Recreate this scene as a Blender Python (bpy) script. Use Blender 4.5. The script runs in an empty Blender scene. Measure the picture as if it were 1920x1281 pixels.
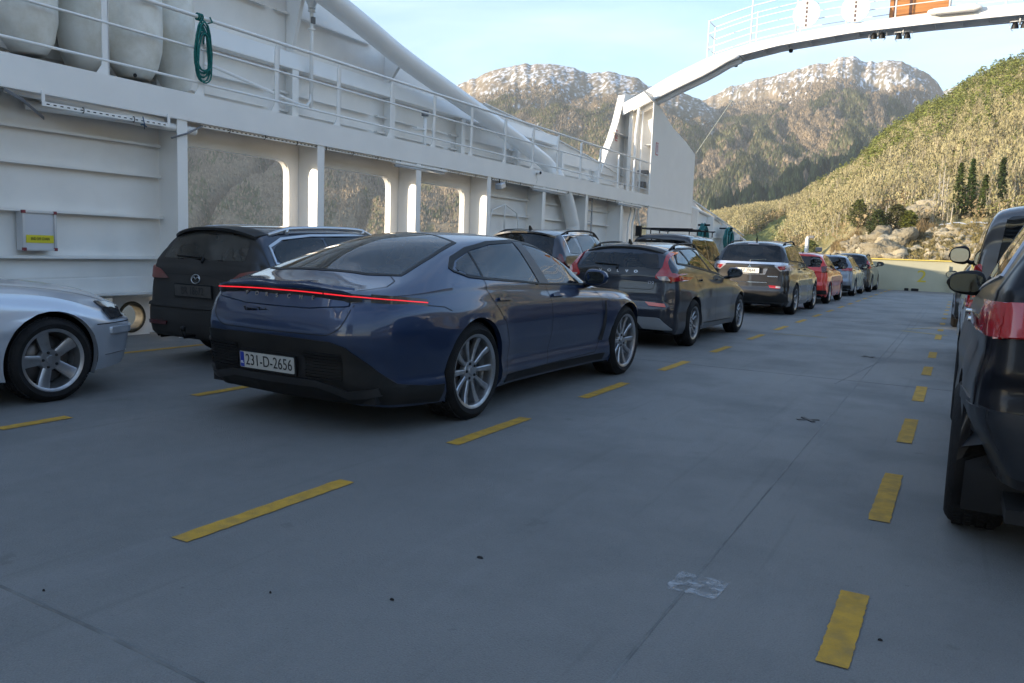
import bpy, bmesh, math, random
import numpy as np
from math import sin, cos, pi, radians, sqrt, atan2, tan
from mathutils import Vector, Matrix, noise
from mathutils.bvhtree import BVHTree
from mathutils.geometry import delaunay_2d_cdt

random.seed(7); rng = np.random.default_rng(7)
scn = bpy.context.scene
COL = scn.collection

# ------------------------------------------------------------------ camera
FPX, YAW, PITCH, ROLL, CAMH, CPY = 1510.565, 0.5035075, 0.1153633, 0.036446, 1.283771, 639.94
_f = Vector((-sin(YAW)*cos(PITCH), cos(YAW)*cos(PITCH), -sin(PITCH)))
_r = Vector((cos(YAW), sin(YAW), 0)); _u = _r.cross(_f)
_r2 = _r*cos(ROLL)+_u*sin(ROLL); _u2 = -_r*sin(ROLL)+_u*cos(ROLL)
cam_d = bpy.data.cameras.new('camera'); cam = bpy.data.objects.new('camera', cam_d); COL.objects.link(cam)
cam.matrix_world = Matrix(((_r2.x, _u2.x, -_f.x, 0), (_r2.y, _u2.y, -_f.y, 0), (_r2.z, _u2.z, -_f.z, CAMH), (0, 0, 0, 1)))
cam_d.sensor_width = 36; cam_d.lens = FPX*36/1920; cam_d.clip_start = .05; cam_d.clip_end = 30000
scn.camera = cam

# ------------------------------------------------------------------ sky and sun
SUN_EL, SUN_ROT = radians(9.5), radians(222)
w = bpy.data.worlds.new('World'); scn.world = w; w.use_nodes = True
nt = w.node_tree; nt.nodes.clear()
sky = nt.nodes.new('ShaderNodeTexSky'); sky.sky_type = 'NISHITA'; sky.sun_disc = False
sky.sun_elevation = SUN_EL; sky.sun_rotation = SUN_ROT; sky.altitude = 0; sky.air_density = 1.0; sky.dust_density = .25; sky.ozone_density = 2.6
bg = nt.nodes.new('ShaderNodeBackground'); bg.inputs[1].default_value = .15
out = nt.nodes.new('ShaderNodeOutputWorld')
tc = nt.nodes.new('ShaderNodeTexCoord'); mp = nt.nodes.new('ShaderNodeMapping'); mp.inputs['Scale'].default_value = (1.2, 1.2, 6.5); mp.inputs['Rotation'].default_value = (.25, .12, .5)
nz = nt.nodes.new('ShaderNodeTexNoise'); nz.inputs['Scale'].default_value = 1.7; nz.inputs['Detail'].default_value = 7; nz.inputs['Roughness'].default_value = .55; nz.inputs['Distortion'].default_value = .5
cr = nt.nodes.new('ShaderNodeValToRGB'); cr.color_ramp.elements[0].position = .47; cr.color_ramp.elements[1].position = .85
cr.color_ramp.elements[1].color = (.38, .38, .38, 1)
mx = nt.nodes.new('ShaderNodeMixRGB'); mx.inputs[2].default_value = (5.0, 5.4, 6.2, 1)
L = nt.links.new
L(tc.outputs['Generated'], mp.inputs[0]); L(mp.outputs[0], nz.inputs['Vector']); L(nz.outputs['Fac'], cr.inputs[0])
L(cr.outputs[0], mx.inputs[0]); L(sky.outputs[0], mx.inputs[1]); L(mx.outputs[0], bg.inputs[0]); L(bg.outputs[0], out.inputs[0])
sd = bpy.data.lights.new('sun', 'SUN'); sd.energy = 4.6; sd.angle = radians(.5); sd.color = (1, .84, .62)
sun = bpy.data.objects.new('sun', sd); COL.objects.link(sun)
_sv = Vector((sin(SUN_ROT)*cos(SUN_EL), cos(SUN_ROT)*cos(SUN_EL), sin(SUN_EL)))
sun.rotation_euler = _sv.to_track_quat('Z', 'Y').to_euler(); sun.location = (-30, -30, 40)
scn.view_settings.view_transform = 'Standard'; scn.view_settings.look = 'None'; scn.view_settings.gamma = 1
scn.view_settings.use_curve_mapping = False; scn.view_settings.exposure = 1.65

# ------------------------------------------------------------------ helpers
def ray(u, v):
    return _f + _r2*((u-960)/FPX) + _u2*((CPY-v)/FPX)
def on(u, v, val, ax=0):
    d = ray(u, v); o = Vector((0, 0, CAMH)); return o + d*((val-o[ax])/d[ax])

def mat(name, col, rough=.5, metal=0, coat=0, var=0, vscale=3, bump=0, bscale=60, spec=.5, emit=0, detail=4, stretch=(1, 1, 1), alpha=None, dirt=None, ccoat=.03):
    m = bpy.data.materials.new(name); m.use_nodes = True; t = m.node_tree; b = t.nodes['Principled BSDF']
    b.inputs['Base Color'].default_value = (*col, 1); b.inputs['Roughness'].default_value = rough; b.inputs['Metallic'].default_value = metal
    b.inputs['Coat Weight'].default_value = coat; b.inputs['Coat Roughness'].default_value = ccoat; b.inputs['Specular IOR Level'].default_value = spec
    if emit: b.inputs['Emission Color'].default_value = (*col, 1); b.inputs['Emission Strength'].default_value = emit
    lk = t.links.new; src = None
    if var or bump or dirt:
        g = t.nodes.new('ShaderNodeTexCoord'); mp = t.nodes.new('ShaderNodeMapping'); mp.inputs['Scale'].default_value = stretch; lk(g.outputs['Object'], mp.inputs[0])
    if var:
        n = t.nodes.new('ShaderNodeTexNoise'); n.inputs['Scale'].default_value = vscale; n.inputs['Detail'].default_value = detail; lk(mp.outputs[0], n.inputs['Vector'])
        r = t.nodes.new('ShaderNodeValToRGB'); a = [max(0, c*(1-var)) for c in col]; c2 = [min(1, c*(1+var)) for c in col]
        r.color_ramp.elements[0].color = (*a, 1); r.color_ramp.elements[1].color = (*c2, 1); r.color_ramp.elements[0].position = .3; r.color_ramp.elements[1].position = .7
        lk(n.outputs['Fac'], r.inputs[0]); src = r.outputs[0]; lk(src, b.inputs['Base Color'])
    if dirt:   # (colour, amount, scale)
        dc, da, ds = dirt
        n2 = t.nodes.new('ShaderNodeTexNoise'); n2.inputs['Scale'].default_value = ds; n2.inputs['Detail'].default_value = 8; n2.inputs['Roughness'].default_value = .65; lk(mp.outputs[0], n2.inputs['Vector'])
        r2 = t.nodes.new('ShaderNodeValToRGB'); r2.color_ramp.elements[0].position = .45; r2.color_ramp.elements[1].position = .75; r2.color_ramp.elements[1].color = (da, da, da, 1); lk(n2.outputs['Fac'], r2.inputs[0])
        mm = t.nodes.new('ShaderNodeMixRGB'); mm.inputs[1].default_value = (*col, 1); mm.inputs[2].default_value = (*dc, 1); lk(r2.outputs[0], mm.inputs[0])
        if src: lk(src, mm.inputs[1])
        lk(mm.outputs[0], b.inputs['Base Color'])
        mr = t.nodes.new('ShaderNodeMapRange'); mr.inputs['To Min'].default_value = rough; mr.inputs['To Max'].default_value = min(1, rough+.35); lk(r2.outputs[0], mr.inputs[0]); lk(mr.outputs[0], b.inputs['Roughness'])
    if bump:
        n = t.nodes.new('ShaderNodeTexNoise'); n.inputs['Scale'].default_value = bscale; n.inputs['Detail'].default_value = 3; lk(mp.outputs[0], n.inputs['Vector'])
        bp = t.nodes.new('ShaderNodeBump'); bp.inputs['Strength'].default_value = bump; bp.inputs['Distance'].default_value = .01; lk(n.outputs['Fac'], bp.inputs['Height']); lk(bp.outputs[0], b.inputs['Normal'])
    return m

def tag(o, label=None, cat=None, group=None, kind=None):
    if label: o['label'] = label
    if cat: o['category'] = cat
    if group: o['group'] = group
    if kind: o['kind'] = kind
    return o
def empty(name, loc=(0, 0, 0), rz=0, label=None, cat=None, group=None, parent=None):
    o = bpy.data.objects.new(name, None); COL.objects.link(o); o.location = loc; o.rotation_euler = (0, 0, rz); o.parent = parent
    o.empty_display_size = .1
    return tag(o, label, cat, group)
def raw(name, vs, fs, m, parent=None, smooth=False, weld=0, auto=None):
    me = bpy.data.meshes.new(name); me.from_pydata([tuple(v) for v in vs], [], fs)
    if weld:
        bm = bmesh.new(); bm.from_mesh(me); bmesh.ops.remove_doubles(bm, verts=bm.verts, dist=weld); bmesh.ops.recalc_face_normals(bm, faces=bm.faces); bm.to_mesh(me); bm.free()
    if isinstance(m, (list, tuple)):
        for q in m: me.materials.append(q)
    elif m: me.materials.append(m)
    if smooth: me.polygons.foreach_set('use_smooth', [True]*len(me.polygons))
    if auto: me.set_sharp_from_angle(angle=radians(auto))
    o = bpy.data.objects.new(name, me); COL.objects.link(o); o.parent = parent
    return o

class MB:
    def __init__(s): s.v = []; s.f = []
    def add(s, vs, fs):
        n = len(s.v); s.v += [tuple(v) for v in vs]; s.f += [[i+n for i in f] for f in fs]; return s
    def box(s, lo, hi, M=None):
        x0, y0, z0 = lo; x1, y1, z1 = hi
        vs = [Vector(p) for p in ((x0, y0, z0), (x1, y0, z0), (x1, y1, z0), (x0, y1, z0), (x0, y0, z1), (x1, y0, z1), (x1, y1, z1), (x0, y1, z1))]
        if M: vs = [M @ v for v in vs]
        return s.add(vs, [(0, 3, 2, 1), (4, 5, 6, 7), (0, 1, 5, 4), (1, 2, 6, 5), (2, 3, 7, 6), (3, 0, 4, 7)])
    def cbox(s, c, h, M=None):
        return s.box([c[i]-h[i] for i in range(3)], [c[i]+h[i] for i in range(3)], M)
    def tube(s, pts, r, n=8, cap=True):
        pts = [Vector(p) for p in pts]; rs = r if isinstance(r, (list, tuple)) else [r]*len(pts)
        rings = []; up = None
        for i, p in enumerate(pts):
            d = (pts[min(i+1, len(pts)-1)]-pts[max(i-1, 0)]).normalized()
            if up is None:
                up = Vector((0, 0, 1)) if abs(d.z) < .9 else Vector((1, 0, 0))
            a = d.cross(up).normalized(); up = a.cross(d).normalized()
            rings.append([p + (a*cos(2*pi*k/n) + up*sin(2*pi*k/n))*rs[i] for k in range(n)])
        vs = [v for R in rings for v in R]; fs = []
        for i in range(len(pts)-1):
            for k in range(n): fs.append((i*n+k, i*n+(k+1) % n, (i+1)*n+(k+1) % n, (i+1)*n+k))
        if cap: fs += [tuple(range(n))[::-1], tuple(range((len(pts)-1)*n, len(pts)*n))]
        return s.add(vs, fs)
    def prism(s, poly, ax, a, b):
        """poly in the two other axes (in order), extruded along ax from a to b"""
        def P(p, t):
            q = [0, 0, 0]; o = [i for i in range(3) if i != ax]; q[ax] = t; q[o[0]] = p[0]; q[o[1]] = p[1]; return q
        n = len(poly); vs = [P(p, a) for p in poly]+[P(p, b) for p in poly]
        return s.add(vs, [tuple(range(n))[::-1], tuple(range(n, 2*n))]+[(i, (i+1) % n, n+(i+1) % n, n+i) for i in range(n)])
    def lathe(s, prof, n=24, M=None, cap=False):
        """profile (r, z) about z"""
        vs = []; fs = []
        for r, z in prof:
            for k in range(n): vs.append(Vector((r*cos(2*pi*k/n), r*sin(2*pi*k/n), z)))
        for i in range(len(prof)-1):
            for k in range(n): fs.append((i*n+k, i*n+(k+1) % n, (i+1)*n+(k+1) % n, (i+1)*n+k))
        if cap: fs += [tuple(range(n))[::-1], tuple(range((len(prof)-1)*n, len(prof)*n))]
        if M: vs = [M @ v for v in vs]
        return s.add(vs, fs)
    def build(s, name, m, parent=None, smooth=False, auto=None, loc=None, bevel=0):
        o = raw(name, s.v, s.f, m, parent, smooth, auto=auto)
        if loc is not None: o.location = loc
        if bevel:
            bv = o.modifiers.new('bevel', 'BEVEL'); bv.width = bevel; bv.segments = 2; bv.limit_method = 'ANGLE'
        return o

def cat1(P, t):
    """uniform Catmull-Rom through list of Vectors, t in [0, n-1]"""
    n = len(P); i = min(int(t), n-2); f = t-i
    p1, p2 = P[i], P[i+1]; p0 = P[i-1] if i else p1*2-p2; p3 = P[i+2] if i+2 < n else p2*2-p1
    return .5*((2*p1)+(p2-p0)*f+(2*p0-5*p1+4*p2-p3)*f*f+(3*p1-p0-3*p2+p3)*f**3)
def spl(P, k):
    P = [Vector(p) for p in P]; n = (len(P)-1)*k
    return [cat1(P, i/k) for i in range(n+1)]
def sm(x, a=0., b=1.):
    t = min(1, max(0, (x-a)/(b-a))); return t*t*(3-2*t)
def interp(x, tab):
    if x <= tab[0][0]: return tab[0][1]
    for (a, b), (c, d) in zip(tab, tab[1:]):
        if x <= c:
            t = (x-a)/(c-a); return b+(d-b)*t
    return tab[-1][1]
def rp(poly, r, seg=4):
    """round the corners of a 2D polygon"""
    n = len(poly); o = []
    for i in range(n):
        p = Vector(poly[i]); a = Vector(poly[i-1])-p; b = Vector(poly[(i+1) % n])-p
        rr = r[i] if isinstance(r, (list, tuple)) else r
        ra = min(rr, a.length*.48); rb = min(rr, b.length*.48)
        A = p+a.normalized()*ra; B = p+b.normalized()*rb
        if rr <= 1e-5: o.append(tuple(p)); continue
        for k in range(seg+1):
            t = k/seg; q = A*(1-t)**2+p*2*t*(1-t)+B*t*t; o.append((q.x, q.y))
    return o
def text_mesh(name, body, size, m, parent, M, ext=.002, align='CENTER', sx=1, spacing=1):
    c = bpy.data.curves.new(name, 'FONT'); c.body = body; c.size = size; c.extrude = ext; c.align_x = align; c.align_y = 'CENTER'; c.space_character = spacing
    t = bpy.data.objects.new(name, c); COL.objects.link(t)
    bpy.context.view_layer.update()
    me = bpy.data.meshes.new_from_object(t.evaluated_get(bpy.context.evaluated_depsgraph_get()))
    bpy.data.objects.remove(t); bpy.data.curves.remove(c)
    for v in me.vertices: v.co = M @ Vector((v.co.x*sx, v.co.y, v.co.z))
    me.materials.clear(); me.materials.append(m); me.name = name
    o = bpy.data.objects.new(name, me); COL.objects.link(o); o.parent = parent
    return o
def frame(o, x, y):
    """matrix with text x axis, y axis at origin o"""
    x = Vector(x).normalized(); y = Vector(y).normalized(); z = x.cross(y)
    return Matrix(((x.x, y.x, z.x, o[0]), (x.y, y.y, z.y, o[1]), (x.z, y.z, z.z, o[2]), (0, 0, 0, 1)))
# ------------------------------------------------------------------ materials
WHITE = mat('white_ship_paint', (.88, .85, .80), .32, var=.05, vscale=.8, bump=.10, bscale=2.2, dirt=((.60, .56, .50), .3, 1.3))
WHITE2 = mat('white_gloss_paint', (.89, .87, .83), .28, var=.03, vscale=2)
GALV = mat('galvanised_steel', (.55, .57, .6), .45, .5, var=.1, vscale=8)
BLACK = mat('black_plastic', (.007, .007, .008), .5, var=.3, vscale=12, spec=.3)
DARK = mat('dark_void', (.006, .006, .007), .8)
RUBBER = mat('tyre_rubber', (.010, .010, .011), .8, var=.35, vscale=9, bump=.4, bscale=90, dirt=((.04, .036, .03), .3, 7), spec=.25)
CHROME = mat('chrome', (.75, .76, .78), .12, 1)
ALLOY = mat('alloy_silver', (.42, .43, .45), .3, .85, var=.1, vscale=6, dirt=((.13, .11, .09), .5, 9))
ALLOYD = mat('alloy_grey', (.16, .165, .175), .32, .8, var=.1, vscale=6, dirt=((.12, .1, .085), .6, 9))
DISC = mat('brake_disc', (.13, .12, .115), .4, .8)
TEAL = mat('teal_rope', (.01, .16, .14), .8, var=.35, vscale=40, bump=.6, bscale=120)
YELLOW = mat('yellow_deck_paint', (.47, .265, .020), .75, var=.15, vscale=14, bump=.5, bscale=160, dirt=((.20, .15, .08), .7, 11))
SIGNY = mat('yellow_sign', (.72, .62, .03), .5)
SIGNR = mat('red_sign', (.5, .03, .03), .5)
SIGNW = mat('white_sign', (.8, .8, .8), .5)
CREAMY = mat('pale_yellow_paint', (.40, .385, .28), .45, var=.06, vscale=1.5, bump=.08, bscale=4)
GREYP = mat('grey_plastic', (.18, .18, .185), .5)
SEATD = mat('seat_dark', (.02, .02, .022), .8); SEATB = mat('seat_beige', (.42, .38, .28), .8)
REDL = mat('red_lens', (.36, .008, .012), .12, coat=1); REDD = mat('dark_red_lens', (.10, .004, .006), .15, coat=1)
CLEARL = mat('clear_lens', (.5, .45, .45), .15, .3, coat=1)
PINKL = mat('reflector_lens', (.75, .12, .07), .25, coat=1)
LIT = mat('lit_red', (.8, .02, .03), .3, emit=.36)
PLATE = mat('number_plate', (.40, .39, .36), .4, dirt=((.3, .27, .22), .4, 12))
PLATEY = mat('norway_plate', (.85, .83, .78), .35)
BLUEB = mat('plate_blue', (.01, .03, .25), .4); INK = mat('plate_ink', (.01, .01, .012), .5)
LENSW = mat('lamp_glass', (.6, .62, .64), .1, coat=1)

def paint(name, col, metal=.35, rough=.38, dirt=None, coat=1., var=0):
    m = mat(name, col, rough, metal, coat, var=var, dirt=dirt)
    t = m.node_tree; b = t.nodes['Principled BSDF']; lk = t.links.new
    # dust film: dry, matt and thicker low down, with blotches
    geo = t.nodes.new('ShaderNodeTexCoord'); sx = t.nodes.new('ShaderNodeSeparateXYZ'); lk(geo.outputs['Object'], sx.inputs[0])
    mr = t.nodes.new('ShaderNodeMapRange'); mr.inputs['From Min'].default_value = .95; mr.inputs['From Max'].default_value = .25; mr.inputs['To Max'].default_value = 1; lk(sx.outputs[2], mr.inputs[0])
    n = t.nodes.new('ShaderNodeTexNoise'); n.inputs['Scale'].default_value = 5; n.inputs['Detail'].default_value = 8; n.inputs['Roughness'].default_value = .6; lk(geo.outputs['Object'], n.inputs['Vector'])
    mu = t.nodes.new('ShaderNodeMath'); mu.operation = 'MULTIPLY'; lk(mr.outputs[0], mu.inputs[0]); lk(n.outputs['Fac'], mu.inputs[1])
    k = t.nodes.new('ShaderNodeMath'); k.operation = 'MULTIPLY'; k.inputs[1].default_value = .32; lk(mu.outputs[0], k.inputs[0])
    mx = t.nodes.new('ShaderNodeMixRGB'); mx.inputs[1].default_value = (*col, 1); mx.inputs[2].default_value = (.11, .10, .09, 1); lk(k.outputs[0], mx.inputs[0])
    src = b.inputs['Base Color'].links[0].from_socket if b.inputs['Base Color'].links else None
    if src: lk(src, mx.inputs[1])
    lk(mx.outputs[0], b.inputs['Base Color'])
    if not dirt:
        r2 = t.nodes.new('ShaderNodeMapRange'); r2.inputs['To Min'].default_value = .02; r2.inputs['To Max'].default_value = .38; lk(k.outputs[0], r2.inputs[0]); lk(r2.outputs[0], b.inputs['Coat Roughness'])
    # the inside of a panel is bare dark trim
    d = t.nodes.new('ShaderNodeBsdfDiffuse'); d.inputs[0].default_value = (.008, .008, .009, 1)
    g2 = t.nodes.new('ShaderNodeNewGeometry'); ms = t.nodes.new('ShaderNodeMixShader'); o = t.nodes['Material Output']
    lk(g2.outputs['Backfacing'], ms.inputs[0]); lk(b.outputs[0], ms.inputs[1]); lk(d.outputs[0], ms.inputs[2]); lk(ms.outputs[0], o.inputs[0])
    return m
def glass(name, tint=.25, dust=0., col=(1, 1, 1)):
    m = bpy.data.materials.new(name); m.use_nodes = True; t = m.node_tree; t.nodes.clear(); lk = t.links.new
    tr = t.nodes.new('ShaderNodeBsdfTransparent'); tr.inputs[0].default_value = (tint*col[0], tint*col[1], tint*col[2], 1)
    gl = t.nodes.new('ShaderNodeBsdfGlossy'); gl.inputs['Roughness'].default_value = .01; gl.inputs[0].default_value = (1, 1, 1, 1)
    fr = t.nodes.new('ShaderNodeFresnel'); fr.inputs[0].default_value = 1.55
    ms = t.nodes.new('ShaderNodeMixShader'); lk(fr.outputs[0], ms.inputs[0]); lk(tr.outputs[0], ms.inputs[1]); lk(gl.outputs[0], ms.inputs[2])
    o = t.nodes.new('ShaderNodeOutputMaterial'); last = ms.outputs[0]
    if dust:
        df = t.nodes.new('ShaderNodeBsdfDiffuse'); df.inputs[0].default_value = (.10, .095, .085, 1)
        n = t.nodes.new('ShaderNodeTexNoise'); n.inputs['Scale'].default_value = 3; n.inputs['Detail'].default_value = 8
        g = t.nodes.new('ShaderNodeTexCoord'); lk(g.outputs['Object'], n.inputs['Vector'])
        r = t.nodes.new('ShaderNodeMapRange'); r.inputs['From Min'].default_value = .3; r.inputs['From Max'].default_value = .7; r.inputs['To Min'].default_value = dust*.5; r.inputs['To Max'].default_value = dust; lk(n.outputs['Fac'], r.inputs[0])
        m2 = t.nodes.new('ShaderNodeMixShader'); lk(r.outputs[0], m2.inputs[0]); lk(last, m2.inputs[1]); lk(df.outputs[0], m2.inputs[2]); last = m2.outputs[0]
    lk(last, o.inputs[0]); return m
GLASS = glass('tinted_glass', .30, .02, (.85, 1, .95)); GLASSD = glass('dark_glass', .04, .05); GLASSDIRTY = glass('dusty_glass', .18, .6, (.85, 1, .95))
GLASSP = glass('rear_glass', .42, .08, (.85, .95, 1))
# ------------------------------------------------------------------ cars
def gen(wb, fo, ro, W, H, zn, zh, zb, zb2, yc, yt, yp, ye, ze, yg, zg, rw=.66, rwe=.62, gw=.72, sb=.05, ce=.87):
    """control curves (centre, rail, shoulder) of a hatchback, estate or SUV; rear axle at y=0"""
    F = wb+fo; w = W-sb; ym = (F+yc)/2
    Cc = [(0, F, zn), (0, F-.3, zn+.10), (0, ym, (zn+zh)/2+.07), (0, yc, zh), (0, (yc+yt)/2, (zh+H)/2+.03), (0, yt, H-.03), (0, yp, H), (0, (yp+ye)/2, (H+ze)/2+.02), (0, ye, ze), (0, (ye+yg)/2-.015, (ze+zg)/2), (0, yg, zg)]
    R = [(.42*W, F-.05, zn-.01), (.5*W, F-.36, zn+.10), (.6*W, ym-.05, (zn+zh)/2+.06), (.76*W, yc-.22, zh+.0), (.72*W, (yc+yt)/2-.2, (zh+H)/2-.01), (rw*W, yt-.14, H-.10), (rw*W, yp, H-.055), (rw*W-.01, (yp+ye)/2, (H+ze)/2-.035), (rwe*W, ye+.05, ze-.06), ((rwe+gw)/2*W, (ye+yg)/2+.02, (ze+zg)/2-.02), (gw*W, yg+.04, zg)]
    S = [(.80*w, F-.20, zn-.07), (.955*w, F-.52, zn+.0), (.985*w, ym-.1, (zn+zb)/2+.02), (w, yc-.3, zb), (w, (yc+yt)/2-.2, zb+.01), (.995*w, yt-.2, zb+.25*(zb2-zb)), (.99*w, yp, zb+.5*(zb2-zb)), (.98*w, (yp+ye)/2, zb+.75*(zb2-zb)), (.96*w, ye-.0, zb2), (max(.94, ce-.0)*w, (ye+yg)/2+.02, zb2), (ce*w, yg+.10, zg-.01)]
    return Cc, R, S

def build_car(sp):
    root = empty(sp['name'], sp['loc'], sp.get('rz', 0), sp['label'], 'car' if 'cat' not in sp else sp['cat'], sp.get('group'))
    wb, W, Ra, rt = sp['wb'], sp['W'], sp['arch'], sp['tyre'][0]
    Cc, R, S = sp['curves']
    k = 9; C_, R_, S_ = spl(Cc, k), spl(R, k), spl(S, k)
    bl = sp.get('bulge', .02); crown = sp.get('crown', .02)
    sec = []
    for c, r, s in zip(C_, R_, S_):
        m1 = s.lerp(r, .5)+Vector((bl*.7, 0, bl*.6)); m0 = s.lerp(r, .88)+Vector((bl*.45, 0, bl*.3)); rr = r.lerp(c, .12)+Vector((0, 0, crown*.35)); m2 = r.lerp(c, .55)+Vector((0, 0, crown))
        sec.append([cat1([s, m1, m0, rr, m2, c], t) for t in np.linspace(0, 5, 19)])
    n, q = len(sec), 19
    for s in sec: s[-1].x = 0
    vs = [v for s in sec for v in s]; fs = []
    for i in range(n-1):
        for j in range(q-1): fs.append((i*q+j, i*q+j+1, (i+1)*q+j+1, (i+1)*q+j))
    # boundary: front centre -> right shoulder -> rear centre
    bidx = [j for j in range(q-1, -1, -1)]+[i*q for i in range(1, n)]+[(n-1)*q+j for j in range(1, q)]
    B = [vs[i] for i in bidx]; nb = len(B)
    nor = []
    for i in range(nb):
        a = B[max(0, i-3)]; b = B[min(nb-1, i+3)]
        d = Vector((b.x-a.x, b.y-a.y)); nn = Vector((-d.y, d.x)).normalized()
        if i < 2: nn = Vector((0, 1))
        if i > nb-3: nn = Vector((0, -1))
        if nn.x < 0: nn = -nn if abs(nn.x) > .3 else Vector((0, nn.y)).normalized()
        nor.append(nn)
    K = 30; cols = [list(bidx)]
    ps, pr, pf = sp['side'], sp['rear'], sp['front']
    fl = sp.get('flare', .02)
    for lv in range(1, K+1):
        row = []
        for i in range(nb):
            b = B[i]; nn = nor[i]; ws = nn.x*nn.x; wr = max(0, -nn.y)**2; wf = max(0, nn.y)**2; tt = ws+wr+wf
            ws /= tt; wr /= tt; wf /= tt
            zb = ws*sp['sill']+wr*sp['zrear']+wf*sp['zfront']
            if b.y < -Ra*.8: zb = max(zb, sp.get('tailz', 0))
            z = b.z+(zb-b.z)*lv/K
            dep = sm(b.z-z, 0, .10)
            off = ws*interp(z, ps)+wr*interp(z, pr)+wf*interp(z, pf)
            for yw in (0, wb):
                dd = sqrt((b.y-yw)**2+(z-rt*.95)**2)
                off += ws*fl*math.exp(-((dd-Ra)/.16)**2) if dd > Ra else ws*fl
            off *= dep
            if b.y < -Ra*.8: off -= sp.get('tuck', 0)*ws*sm(.72-z, 0, .35); tk = sp.get('tuck', 0)*wr*sm(.72-z, 0, .35)*sm(abs(b.x), W*.55, W*.9)
            else: tk = 0
            vs.append(Vector((max(0, b.x-tk+nn.x*off) if i not in (0, nb-1) else 0, b.y+nn.y*off, z))); row.append(len(vs)-1)
        cols.append(row)
    for lv in range(K):
        a, b = cols[lv], cols[lv+1]
        for i in range(nb-1): fs.append((a[i], b[i], b[i+1], a[i+1]))
    # wheel arches: drop what lies inside, snap the rim to the circle
    side = set()
    for row in cols[1:]:
        for i, v in enumerate(row):
            if nor[i].x > .45: side.add(v)
    ins = {}
    for yw in (0, wb):
        for v in side:
            p = vs[v]; d = sqrt((p.y-yw)**2+(p.z-rt)**2)
            if d < Ra: ins[v] = yw
    keep = [f for f in fs if not all(v in ins for v in f)]
    for v, yw in ins.items():
        p = vs[v]; d = max(1e-4, sqrt((p.y-yw)**2+(p.z-rt)**2)); s_ = Ra/d
        vs[v] = Vector((p.x, yw+(p.y-yw)*s_, rt+(p.z-rt)*s_))
    fs = keep
    nv = len(vs); vs2 = vs+[Vector((-v.x, v.y, v.z)) for v in vs]; fs2 = fs+[tuple(i+nv for i in f)[::-1] for f in fs]
    bvh = BVHTree.FromPolygons([tuple(v) for v in vs2], fs2)
    # window holes
    def inpoly(p, poly):
        c = False; x, y = p
        for i in range(len(poly)):
            x1, y1 = poly[i]; x2, y2 = poly[i-1]
            if (y1 > y) != (y2 > y) and x < (x2-x1)*(y-y1)/(y2-y1)+x1: c = not c
        return c
    def shrink(poly, d):
        c = Vector((sum(p[0] for p in poly)/len(poly), sum(p[1] for p in poly)/len(poly)))
        return [tuple(Vector(p)+(c-Vector(p)).normalized()*d) for p in poly]
    holes = [(m, shrink(p, .012)) for m, p in sp.get('holes', [])]
    if holes:
        kk = []
        for f in fs2:
            c = sum((vs2[i] for i in f), Vector())/len(f); a, b_, c_ = vs2[f[0]], vs2[f[1]], vs2[f[2]]; nn = (b_-a).cross(c_-a)
            bad = False
            for m, p in holes:
                if m == 'S' and abs(nn.x) > .45*nn.length and inpoly((c.y, c.z), p): bad = True
                if m == 'T' and abs(nn.z) > .15*nn.length and inpoly((abs(c.x), c.y), p): bad = True
                if m == 'B' and c.y < 1 and abs(nn.y) > .25*nn.length and inpoly((abs(c.x), c.z), p): bad = True
            if not bad: kk.append(f)
        fs2 = kk
    body = raw('body', vs2, fs2, sp['paint'], root, True, weld=.0008, auto=38)
    # make sure normals point outward
    me = body.data; up = sum((p.normal.x*p.center.x+p.normal.y*(p.center.y-wb/2)+p.normal.z*(p.center.z-.6))*p.area for p in me.polygons)
    if up < 0: me.flip_normals()
    def proj(p2, mode, off):
        a, b = p2
        if mode in 'RL':
            s = 1 if mode == 'R' else -1; o = Vector((2*s, a, b)); d = Vector((-s, 0, 0))
        elif mode == 'B': o = Vector((a, -4, b)); d = Vector((0, 1, 0))
        elif mode == 'F': o = Vector((a, 9, b)); d = Vector((0, -1, 0))
        else: o = Vector((a, b, 4)); d = Vector((0, 0, -1))
        h, nn, _, _ = bvh.ray_cast(o, d)
        if h is None or (mode in 'RL' and h.x*s < .5*W):
            g = {'R': Vector((W, a, b)), 'L': Vector((-W, a, b)), 'B': Vector((a, -sp['ro'], b)), 'F': Vector((a, wb+sp['fo'], b)), 'T': Vector((a, b, 1))}[mode]
            h, nn, _, _ = bvh.find_nearest(g)
        if nn.dot(d) > 0: nn = -nn
        nn = (nn*.5-d*.5).normalized()
        return h+nn*off, nn
    def patch(name, poly, mode, m, off=.004, th=0., g=.045, parent=None, label=None):
        if mode == 'S':
            patch(name, poly, 'R', m, off, th, g, parent, label); return patch(name, poly, 'L', m, off, th, g, parent, label)
        pts = []
        for i in range(len(poly)):
            a, b = Vector(poly[i-1]), Vector(poly[i]); kx = max(1, int((b-a).length/g))
            for t in range(kx): pts.append(a.lerp(b, (t+1)/kx))
        nbd = len(pts); xs = [p.x for p in pts]; ys = [p.y for p in pts]
        x = min(xs)+g*.5
        while x < max(xs):
            y = min(ys)+g*.5
            while y < max(ys):
                if inpoly((x, y), [(p.x, p.y) for p in pts]) and min((Vector((x, y))-p).length for p in pts) > g*.35: pts.append(Vector((x, y)))
                y += g
            x += g
        r = delaunay_2d_cdt(pts, [(i, (i+1) % nbd) for i in range(nbd)], [], 1, 1e-6)
        P3 = []; N3 = []
        for p in r[0]:
            a, b = proj((p.x, p.y), mode, off+th); P3.append(a); N3.append(b)
        F3 = [tuple(f) for f in r[2]]
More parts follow.
